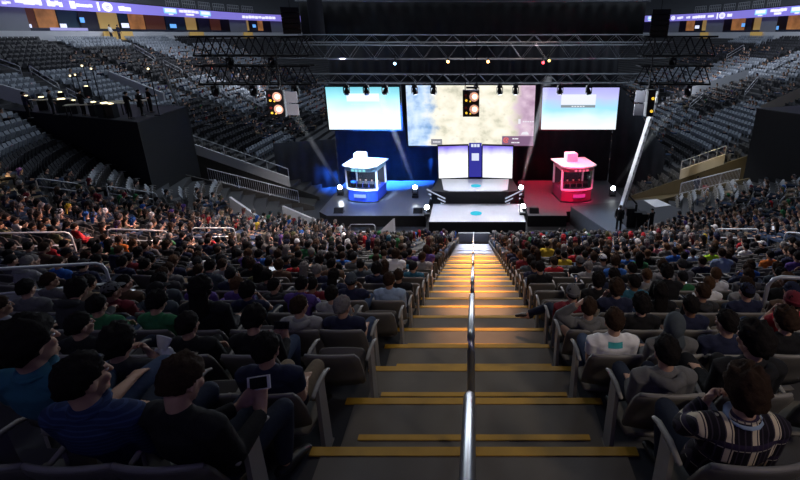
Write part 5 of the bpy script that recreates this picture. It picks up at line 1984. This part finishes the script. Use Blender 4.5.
for i, (u, v, hh, lb) in enumerate(((83, 65, 3.0, 'spot lamp on the tallest stand behind the desk platform'), (71, 75, 2.2, 'left twin lamp on a stand behind the desk platform'), (76, 74, 2.2, 'right twin lamp on a stand behind the desk platform'), (92, 68, 2.7, 'small lamp on a stand right of the tallest one'), (149, 68, 3.0, 'small lamp on a stand behind the right-hand operator'))):
    p = rest_on_box(u, v, hh)
    e = empty('lamp_stand', lb, 'lamp', p)
    q = MB(); q.tube([(0, 0, .0), (0, 0, hh - .1)], .03, 6); q.box((0, 0, .02), (.4, .4, .04)); obj('pole', q, BLKMET, e)
    q = MB(); q.loft([(0, .15, hh), (.02, -.1, hh - .04)], [.09, .13], None, 10, (1, 0, 0), round1=False); h = obj('lamp_head', q, BLKMET, e)
    q = MB(); q.ell((.02, -.13, hh - .04), (.075, .05, .07), 10, 6); obj('lens', q, DESKL, h)
for i, (u, v, lb, top) in enumerate(((143, 116, 'operator with orange-lit face at the right end of the desk platform', 'black'), (152, 113, 'operator in black standing beside the orange-lit operator', 'black'), (85, 116, 'operator in black behind the middle console', 'black'), (55, 116, 'operator in dark top at the left console', 'charcoal'),
                                     (30, 119, 'operator in dark top at the left end of the desk platform', 'navy'), (131, 119, 'operator in black leaning over the right desk', 'black'))):
    p = at_z(u, v, BT)
    standing(p.x, p.y, BT + .02, -.9 + .3 * (i % 3), lb, top, 'black trousers', sc=.95, reach=1)
p = at_z(178, 106, BT) + Vector((0, 0, .02))
q = MB(); q.bar(p, p + Vector((-.65, .2, 2.7)), .10, .12)
tag(obj('leaning_pole', q, STEEL), 'pale pole leaning up from the right end of the desk platform', 'pole')

# ------------------------------------------------------------------ suites, LED ribbon and upper tier
def ribbon_strip(q, j0, j1, d, z0, z1, dth=.2, mi=0):
    for j in range(j0, j1):
        a, b = pp(j, d, 0), pp(j + 1, d, 0)
        c, e_ = pp(j + 1, d + dth, 0), pp(j, d + dth, 0)
        q.hull([(p[0], p[1], z0) for p in (a, b, c, e_)], [(p[0], p[1], z1) for p in (a, b, c, e_)], mi)


DS = (N + 1 - KTOP) * R - .05
ZP = zrow(KTOP)
q = MB(); ribbon_strip(q, 0, NC, DS, ZP - .3, ZP + 1.0, .2); struct('wall_suite_parapet', q, SUITEW, 'grey parapet running along the front of the suites')
q = MB(); ribbon_strip(q, 0, NC, DS + 3.2, ZP - 1, ZP + 3.4, .2); struct('wall_suite_back', q, SUITED, 'dark back wall of the suites')
q = MB(); ribbon_strip(q, 0, NC, DS - .3, ZP + 4.37, ZP + 4.5, 3.8); struct('ceiling_suite', q, SUITED)
q = MB(); ribbon_strip(q, 0, NC, DS, ZP - .35, ZP - .05, 3.4); struct('floor_suite', q, SUITED)
q = MB(); ribbon_strip(q, 0, NC, DS + .9, ZP + .4, ZP + 1.32, .3); struct('trim_suite_counter', q, mat('suite_counter', (.03, .035, .06), .6))
PARA0, PARA1 = ZP + 3.15, ZP + 4.35
q = MB(); ribbon_strip(q, 0, NC, DS - .28, PARA0, PARA1, .25)
o = obj('led_ribbon', q, RIBBON); tag(o, 'violet LED ribbon board running round the arena above the suites', 'LED board')
# signs on the ribbon and the bays behind, laid along the side stands
def side_pt(side, y, d):
    """point on the straight or far-corner offset curve of one side"""
    if y <= YC2:
        if y >= YC:
            return Vector((side * (XS + R0 + d), y, 0)), Vector((side, 0, 0))
        a = math.acos(max(-1, min(1, (YC - y) / (R0 + d))))
        return Vector((side * (XS + (R0 + d) * math.sin(a)), y, 0)), Vector((side * math.sin(a), -math.cos(a), 0))
    s_ = min(1, (y - YC2) / (R0 + d))
    a = math.asin(s_)
    return Vector((side * (XS + (R0 + d) * math.cos(a)), y, 0)), Vector((side * math.cos(a), math.sin(a), 0))


def on_side(u, side, d, vv=30):
    """y where the vertical plane at offset d on a side crosses pixel column u"""
    y0, y1 = 20., 118.
    for _ in range(40):
        m = (y0 + y1) / 2
        p, n = side_pt(side, m, d)
        uu = proj((p.x, p.y, H))[0]
        if (uu < u) == (side < 0):
            y0 = m
        else:
            y1 = m
    return (y0 + y1) / 2


def sign_piece(q, side, y0, y1, z0, z1, d):
    n = max(1, int(abs(y1 - y0) / 1.5))
    for i in range(n):
        a, na = side_pt(side, y0 + (y1 - y0) * i / n, d)
        b, nb = side_pt(side, y0 + (y1 - y0) * (i + 1) / n, d)
        q.hull([(a.x, a.y, z0), (b.x, b.y, z0), (b.x + nb.x * .06, b.y + nb.y * .06, z0), (a.x + na.x * .06, a.y + na.y * .06, z0)], [(a.x, a.y, z1), (b.x, b.y, z1), (b.x + nb.x * .06, b.y + nb.y * .06, z1), (a.x + na.x * .06, a.y + na.y * .06, z1)])


DR = DS - .36
ZR = PARA0


def glyphs(side, u0, u1, z0, z1, n, jag=.0, round_=False):
    q = MB()
    y0, y1 = on_side(u0, side, DR), on_side(u1, side, DR)
    if round_:
        for t in np.linspace(0, 2 * PI, 15)[:-1]:
            c = (y0 + y1) / 2 + (y1 - y0) * .38 * math.cos(t)
            zc = (z0 + z1) / 2 + (z1 - z0) * .40 * math.sin(t)
            sign_piece(q, side, c - abs(y1 - y0) * .1, c + abs(y1 - y0) * .1, zc - .1, zc + .1, DR)
        for k_ in (-.22, 0, .22):
            sign_piece(q, side, y0 + (y1 - y0) * .22, y0 + (y1 - y0) * .78, (z0 + z1) / 2 + k_ * (z1 - z0) - .05, (z0 + z1) / 2 + k_ * (z1 - z0) + .05, DR)
    else:
        for i in range(n):
            a, b = y0 + (y1 - y0) * i / n, y0 + (y1 - y0) * (i + .82) / n
            j = jag * random.uniform(-1, 1)
            sign_piece(q, side, a, b, z0 + max(0, j), z1 + min(0, j), DR)
    return q


RIB = o
for side, lst in ((-1, [(-2, 4, .25, .75, 2, 0), (10, 17, .55, 1.0, 2, 0), (12, 21, .2, .45, 2, .1), (25, 51, .3, .85, 7, .12), (56, 71, .28, .85, 4, .15), (78, 84, .2, .95, 1, 0), (84, 100, .42, .75, 4, .05), (104.5, 106.5, .12, 1.08, 1, 0), (109, 119, .1, 1.1, 1, 'o'), (125, 137, .3, .85, 4, .12),
                        (184, 203, .62, 1.0, 5, .06), (190, 198, .25, .5, 3, 0), (245, 278, .32, .8, 10, .1)]),
                  (1, [(669, 673, .2, .95, 1, 'o'), (675, 681, .35, .8, 3, .1), (684, 688, .4, .8, 2, .1), (690, 703, .35, .85, 5, .1), (705, 711, .4, .8, 3, .05), (713.8, 715.2, .12, 1.05, 1, 0), (716, 722, .1, 1.1, 1, 'o'), (724, 729, .35, .85, 3, .1), (766, 782, .6, 1.0, 5, .06), (770, 777, .22, .5, 3, 0)])):
    for g in lst:
        q = glyphs(side, g[0], g[1], ZR + g[2], ZR + g[3], g[4], 0 if g[5] == 'o' else g[5], g[5] == 'o')
        obj('led_lettering', q, RIBTXT, RIB)
    for (u0, u1) in (((169, 181), (204, 214)) if side < 0 else ((646, 652), (751, 762), (786, 799))):
        q = MB(); sign_piece(q, side, on_side(u0, side, DR), on_side(u1, side, DR), ZR + .35, ZR + 1.05, DR); obj('led_logo_panel', q, RIBTEAL, RIB)
        q = MB(); sign_piece(q, side, on_side(u0 + 1, side, DR), on_side(u1 - 1, side, DR), ZR + .55, ZR + 1.0, DR - .03)
        sign_piece(q, side, on_side((u0 + u1) / 2 - 2, side, DR), on_side((u0 + u1) / 2 + 2, side, DR), ZR + .18, ZR + .32, DR - .03); obj('led_lettering', q, RIBTXT, RIB)

# bays: (u0, u1, material)
BAYS_L = [(-12, 21, SUITEG), (22, 40, mat('suite_brown', (.14, .06, .035), .7, emit=.05, ecol=(.6, .15, .05))), (41, 61, SUITEO), (62, 82, mat('suite_teal_dim', (.03, .07, .10), .7)), (83, 101, SUITED), (102, 121, SUITEY), (122, 131, mat('suite_teal_dim', (.03, .07, .10), .7)), (132, 147, SUITEO),  # brown, orange and yellow bay walls glow in place of room lamps
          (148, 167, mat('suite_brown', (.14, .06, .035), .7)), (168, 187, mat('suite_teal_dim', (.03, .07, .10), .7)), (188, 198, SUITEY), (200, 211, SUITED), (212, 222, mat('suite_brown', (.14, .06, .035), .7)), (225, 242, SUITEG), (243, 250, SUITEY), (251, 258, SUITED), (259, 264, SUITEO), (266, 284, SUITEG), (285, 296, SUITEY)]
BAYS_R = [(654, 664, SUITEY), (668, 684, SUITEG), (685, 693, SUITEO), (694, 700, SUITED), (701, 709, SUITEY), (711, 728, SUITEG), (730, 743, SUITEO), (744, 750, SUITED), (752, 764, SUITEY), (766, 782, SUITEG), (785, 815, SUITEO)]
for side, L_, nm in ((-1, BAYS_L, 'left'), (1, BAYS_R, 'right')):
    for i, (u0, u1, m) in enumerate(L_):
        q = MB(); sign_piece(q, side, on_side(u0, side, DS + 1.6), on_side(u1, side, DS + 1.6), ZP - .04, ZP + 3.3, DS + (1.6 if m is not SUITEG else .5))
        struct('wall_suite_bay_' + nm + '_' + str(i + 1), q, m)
    tvs = ((28, 34, 27, TVW), (63, 69, 26.5, TVW), (84, 88, 20, TVB), (124, 131, 25.5, TVW), (172, 178, 26, TVB), (254, 257, 26, TVB)) if side < 0 else ((694, 698, 27, TVW), (740, 743, 25, TVB), (774, 777, 28, TVB))
    for i, (u0, u1, v, m) in enumerate(tvs):
        ym = on_side((u0 + u1) / 2, side, DS + 1.2)
        p, n = side_pt(side, ym, DS + 1.2)
        z = at_y((u0 + u1) / 2, v, ym).z
        q = MB(); sign_piece(q, side, on_side(u0, side, DS + 1.2), on_side(u1, side, DS + 1.2), z - .28, z + .28, DS + 1.2)
        e = obj('suite_television', q, m); tag(e, 'glowing television in the ' + nm + ' suites, ' + ordinal(i + 1) + ' from the ' + ('picture edge' if side < 0 else 'stage'), 'television')
        q = MB(); sign_piece(q, side, on_side(u0, side, DS + 1.2), on_side(u1, side, DS + 1.2), z - .34, z + .34, DS + 1.28); obj('casing', q, BLKMET, e)
q = MB(); sign_piece(q, -1, on_side(53, -1, DS), on_side(90, -1, DS), ZP + 1.05, ZP + 1.35, DS + .1); tag(obj('counter_display', q, led('counter_violet', (.45, .45, .9), .8)), 'pale violet lit counter strip in front of the warm suite', 'display')
# stair mouths below the suites, their lamplight put into glowing yellow panels
for i, (side, u0, u1, lb) in enumerate(((-1, 104, 133, 'yellow lit stair mouth under the left suites, with two people'), (-1, 190, 204, 'yellow lit stair mouth in the middle of the left suites'), (-1, 244, 253, 'yellow lit stair mouth at the far left suites'), (1, 750, 762, 'yellow lit stair mouth under the right suites'), (1, 700, 708, 'yellow lit stair mouth at the far right suites'))):
    q = MB(); sign_piece(q, side, on_side(u0, side, DS - .3), on_side(u1, side, DS - .3), ZP - .28, ZP + 1.02, DS - .3)
    tag(obj('stair_mouth', q, SUITEY), lb, 'stair opening')
for (u, lb, top) in ((111, 'person in white standing at the yellow stair mouth', 'white'), (119, 'person in dark blue standing at the yellow stair mouth', 'navy')):
    y = on_side(u, -1, DS - .7); p, n = side_pt(-1, y, DS - .7)
    standing(p.x, p.y, zrow(KTOP) + .02, -PI / 2, lb, top, 'dark jeans')
# upper tier
q = MB()
for k in range(10):
    ribbon_strip(q, 0, NC, DS + .2 + k * .9, ZP + 4.5 + k * .5, ZP + 5.0 + k * .5, .9)
struct('floor_upper_tier', q, mat('upper_tier_grey', (.10, .105, .12), .85, scale=.5), 'dim upper seating tier above the LED ribbon')
for side, us in ((-1, (170, 186, 202, 216, 230, 244, 258)), (1, (690, 704, 718, 732, 746, 760, 776))):
    for i in range(len(us) - 1):
        y0, y1 = on_side(us[i], side, DS + .1), on_side(us[i + 1], side, DS + .1)
        p0, p1 = side_pt(side, y0 + (y1 - y0) * .12, DS + .1)[0], side_pt(side, y0 + (y1 - y0) * .88, DS + .1)[0]
        p0.z = p1.z = ZP + 4.5
        e = empty('tier_rail', 'guard rail of the ' + ('left' if side < 0 else 'right') + ' upper tier, ' + ordinal(i + 1) + ' above the ribbon', 'rail', p0)
        q = MB()
        for zz in (1.1, .6):
            q.tube([(0, 0, zz), p1 - p0 + Vector((0, 0, zz))], .05, 6)
        for g in range(7):
            q.tube([(p1 - p0) * (g / 6), (p1 - p0) * (g / 6) + Vector((0, 0, 1.1))], .045, 5)
        obj('rail_frame', q, RAILP, e)

# ------------------------------------------------------------------ things held or lying near the camera
def near_obj(key):
    s = BYK.get(key)
    return s.get('obj') if s else None


bpy.context.view_layer.update()
ph = near_obj((0, -1, 0))
if ph:
    W = ph.matrix_world
    P = POSES['phone']
    c = W @ Vector((.05, .585, .71))
    e = empty('mobile_phone', 'white mobile phone held up sideways by person in black jacket', 'phone', c, ph.rotation_euler[2])
    rot = Matrix.Rotation(-.5, 3, 'X') @ Matrix.Rotation(-.3, 3, 'Y')
    q = MB(); q.box((0, 0, 0), (.155, .009, .078), rot=rot); obj('case', q, PHONEW, e)
    q = MB(); q.box(rot @ Vector((0, -.0055, 0)), (.118, .002, .066), rot=rot); obj('screen', q, SCRD, e)
bg = near_obj((1, -1, 2))
if bg:
    W = bg.matrix_world
    c = W @ Vector((.13, .36, .74))
    q = MB(); q.ell((0, 0, 0), (.085, .055, .13), 22, 16, fn=lambda d: 1 + .22 * mnoise.noise(d * 3.1) + .12 * mnoise.noise(d * 7.3))
    q.loft([(.0, 0, .10), (.015, .0, .155), (.03, .01, .21)], [.03, .045, .06], [.02, .02, .008], 12)
    o = obj('plastic_bag', q, PLASTB, None, True); o.location = c
    tag(o, 'pale crumpled plastic bag lifted by the person with glasses', 'bag')
cb = near_obj((2, -1, 1))
if cb:
    c = cb.matrix_world @ Vector((.05, .585, .71))
    e = empty('mobile_phone', 'dark phone held by the curly-haired reader', 'phone', c)
    rot = Matrix.Rotation(-.5, 3, 'X')
    q = MB(); q.box((0, 0, 0), (.15, .009, .075), rot=rot); obj('case', q, BLKMET, e)
    q = MB(); q.box(rot @ Vector((0, -.0055, 0)), (.13, .002, .064), rot=rot); obj('screen', q, SCRD, e)
# lit handheld screens in the crowd
for (u, v, w, hgt, lb) in ((130, 296, .17, .22, 'white tablet or leaflet held up in the left crowd'), (275, 271, .26, .19, 'lit laptop screen in the left crowd'), (415, 278, .18, .26, 'white sheet held up near the stairs on the left'), (535, 282, .08, .14, 'small lit phone near the stairs on the right'),
                          (684, 279, .09, .16, 'small lit phone held up in the right crowd'), (773, 228, .10, .14, 'small bright phone in the far right crowd')):
    best = min([s for s in named if abs(s['head'][0] - u) < 60], key=lambda s: (s['head'][0] - u) ** 2 + (s['head'][1] + 4 - v) ** 2)
    D = best['head'][2] + .35
    r_ = ray(u, v)
    c = Vector((0, 0, H)) + r_ * D
    e = empty('handheld_screen', lb, 'screen', c, best['a'])
    rot = Matrix.Rotation(-.35, 3, 'X')
    q = MB(); q.box((0, 0, 0), (w, .012, hgt), rot=rot); obj('case', q, PHONEW, e)
    q = MB(); q.box(rot @ Vector((0, -.007, 0)), (w * .9, .003, hgt * .9), rot=rot); obj('screen', q, SCRW, e)
# thunder sticks in the right crowd
for i, u in enumerate((506, 509.5)):
    c = Vector((0, 0, H)) + ray(u, 246) * 21.5
    q = MB(); q.loft([(0, 0, -.33), (0, 0, .33)], [.05, .05], None, 12); o = obj('thunder_stick', q, WHITE, None, True); o.location = c
    tag(o, ('left' if i == 0 else 'right') + '-hand white inflatable stick raised beside the stairs at the far right rows', 'inflatable stick')

# ------------------------------------------------------------------ light
def area(name, loc, tgt, size, power, col, sizey=None, spread=None):
    l = bpy.data.lights.new(name, 'AREA')
    l.energy = power
    l.color = col
    l.size = size
    if sizey:
        l.shape = 'RECTANGLE'
        l.size_y = sizey
    if spread:
        l.spread = spread
    o = bpy.data.objects.new(name, l)
    COL.objects.link(o)
    o.location = loc
    aim(o, Vector(tgt) - Vector(loc))
    return o


def spot(name, loc, tgt, ang, power, col, blend=.4, r=.15):
    l = bpy.data.lights.new(name, 'SPOT')
    l.energy = power
    l.color = col
    l.spot_size = rad(ang)
    l.spot_blend = blend
    l.shadow_soft_size = r
    o = bpy.data.objects.new(name, l)
    COL.objects.link(o)
    o.location = loc
    aim(o, Vector(tgt) - Vector(loc))
    return o


# house lights high over the arena floor, cool and dim
for i, (x, y, p) in enumerate(((-20, 45, 2100), (20, 45, 2300), (-20, 75, 2600), (20, 75, 2600), (-14, 28, 700), (14, 28, 900))):
    area('house_light', (x, y, 33), (x * 1.4, y, 4), 8, p, (.74, .86, 1))
spot('crowd_fill', (0, 27, 31), (0, 19, 4), 62, 31000, (1, .86, .82), 1., 2.)  # added fill to brighten the middle of the crowd
# stage wash from the trusses
spot('stage_wash', (0, 29.5, 11.6), (0, 32.0, .9), 44, 2300, (.80, .84, 1), .5, .3)
spot('blue_wash', (-8.2, 30.5, 12.0), (-8.5, 34.8, 2.6), 22, 42000, (.45, .66, 1), .5, .2)
spot('blue_wall_wash', (-7.2, 34.6, 9.4), (-7.9, 40, 3.6), 70, 420000, (.02, .16, 1), 1., .2)
spot('blue_floor_wash', (-6, 31, 11.0), (-7.0, 33.5, .9), 56, 6000, (.2, .38, 1), .7, .2)
spot('red_wall_wash', (6.5, 34.6, 9.4), (6.0, 40, 3.0), 60, 9000, (1, .02, .06), .9, .2)
spot('booth_front_fill_blue', (-6.5, 26, 11.0), (-8.5, 33.4, 2.4), 15, 42000, (.34, .60, 1), .7, .2)  # added fills for both booth fronts, hung on no truss
spot('booth_front_fill_red', (6.2, 26, 11.0), (7.8, 33.4, 2.4), 15, 26000, (1, .05, .16), .7, .2)
spot('red_wash', (7.6, 30.5, 12.0), (7.8, 34.8, 3.2), 22, 18000, (1, .05, .14), .5, .2)
spot('red_floor_wash', (6.2, 31, 11.0), (6.0, 35.0, .9), 46, 14000, (1, .0, .05), .7, .2)
spot('white_roof_key', (-8.2, 29.8, 12.0), (-8.5, 34.6, 3.0), 14, 36000, (.85, .93, 1), .6, .2)
# player booth interiors
for x, c, p in ((-8.5, (.75, .87, 1), 130), (7.85, (1, .22, .34), 60)):
    area('booth_light', (x, 34.2, 3.4), (x, 34.4, 1), 1.2, p, c)
# warm pool on the stairs, from unseen spots added high overhead
def stair_pt(y):
    return (.03, y, H - 1.72 - .4134 * y - .15)


for y, ang, pw, c in ((18.4, 4.6, 210000, (1, .40, .08)), (16.4, 4.6, 250000, (1, .43, .10)), (14.6, 4.6, 210000, (1, .42, .11)), (12.8, 4.4, 165000, (1, .42, .13)), (11.0, 4.4, 160000, (1, .43, .16)), (9.2, 4.4, 115000, (1, .45, .18)), (7.4, 4.2, 66000, (1, .48, .22)), (5.6, 4.0, 24000, (1, .52, .28))):
    spot('stair_spot', (.1, y + 8, 31), stair_pt(y), ang, pw, c, 1., .2)
for y, ang, pw in ((26.8, 4.4, 420000), (24.8, 4.4, 420000), (22.8, 4.4, 420000), (20.8, 4.2, 260000)):
    spot('stair_spill_fill', (.1, y + 6, 31), stair_pt(y), ang, pw, (.55, .66, 1), 1., .2)  # added overhead spots in place of stage light spilling on the steps
# stage glow on the crowd, from added lights
area('stage_glow_fill', (0, 36, 7.0), (0, 8, 7), 16, 1500, (.80, .88, 1), 5)  # unseen panel in place of the screens' own light
spot('crowd_rim_left', (7, 33.0, 14.5), (-10.5, 17, 5), 28, 70000, (1, .60, .50), .9, .4)
spot('crowd_rim_right', (-7, 33.0, 14.5), (10, 15, 6), 34, 11000, (.85, .88, 1), .9, .4)
spot('desk_lamp_glow', (-21.0, 23.5, 10.8), (-24.5, 17.5, 7.4), 76, 9000, (1, .74, .38), .8, .2)
for sx in (-1, 1):
    area('parapet_fill', (sx * 36, 58, 18.5), (sx * 43, 57, 12.4), 2, 1500, (.86, .9, 1), 44)  # added along each side to brighten the suite parapet
spot('entrance_lamp', (19.5, 34.6, 8.6), (19.4, 35.0, 1.2), 75, 420, (1, .78, .32), .6, .2)
spot('board_fill', (-3, 4, 26), (-11.5, 29, 1.0), 26, 20000, (1, .93, .92), .9, .3)  # added fill for the pale boards and the far crowd's backs
spot('crane_arm_fill', (5, 22, 14), (10.8, 28, 7.5), 34, 5000, (.9, .94, 1), .8, .2)  # added to brighten the crane arm
spot('crane_deck_wash', (2, 33, 13), (9.0, 28.6, 1.3), 20, 14000, (.45, .66, 1), .8, .2)
spot('near_stair_fill', (0, 14, 20), (0, 3.0, 10), 30, 500, (1, .84, .66), 1., .6)  # added soft fill over the nearest steps and rows
spot('near_back_fill', (7.0, -3.5, 19.0), (2.2, 4.2, 10.0), 34, 1500, (1, .86, .70), 1., .8)  # added fill behind the camera for seat backs and shirts
spot('near_back_fill_left', (-3.0, -3.5, 20.0), (-3.5, 6.5, 10.0), 44, 220, (.9, .92, 1), 1., .8)  # weaker added fill for the left rows

# beams of the floodlights in thin haze: real spots shining through faint cones of mist
hz = bpy.data.materials.new('thin_haze')
hz.use_nodes = True
nt = hz.node_tree
for n in list(nt.nodes):
    nt.nodes.remove(n)
out = nt.nodes.new('ShaderNodeOutputMaterial')
vs_ = nt.nodes.new('ShaderNodeVolumeScatter')
vs_.inputs['Density'].default_value = .2
vs_.inputs['Anisotropy'].default_value = .3
nt.links.new(vs_.outputs[0], out.inputs['Volume'])
BEAMS = [(0, at_y(297, 118, 32.5), 'hazy light beam rising left from the floodlight beside the blue booth'), (1, at_y(385, 108, 33.5), 'hazy light beam rising from the upper floodlight left of centre stage'), (3, at_y(545, 92, 34.0), 'hazy light beam rising beside the map screen on the right'), (5, at_y(660, 125, 32.5), 'hazy light beam rising right behind the camera crane')]
for i, tgt, lb in BEAMS:
    p = FL[i]
    d = (tgt - p)
    L_ = d.length * 1.15
    d.normalize()
    q = MB(); q.loft([p + d * .35, p + d * L_], [.13, .30], None, 20, (.4, .2, .9), round0=False, round1=False)
    o = obj('haze_beam', q, hz)
    tag(o, lb, 'light beam', kind='stuff')
    spot('beam_spot', p + d * .36, p + d * L_, 2.4, 12000, (.9, .95, 1), .3, .03)

w = bpy.data.worlds.new('world')
SC.world = w
w.use_nodes = True
w.node_tree.nodes['Background'].inputs[0].default_value = (.55, .65, 1, 1)
w.node_tree.nodes['Background'].inputs[1].default_value = .006

SC.view_settings.view_transform = 'Standard'
SC.view_settings.look = 'None'
SC.view_settings.gamma = 1
SC.view_settings.use_curve_mapping = False
SC.view_settings.exposure = 0
SC.cycles.use_denoising = True
SC.cycles.max_bounces = 6
SC.cycles.diffuse_bounces = 3
SC.cycles.transparent_max_bounces = 12
SC.cycles.sample_clamp_indirect = 4
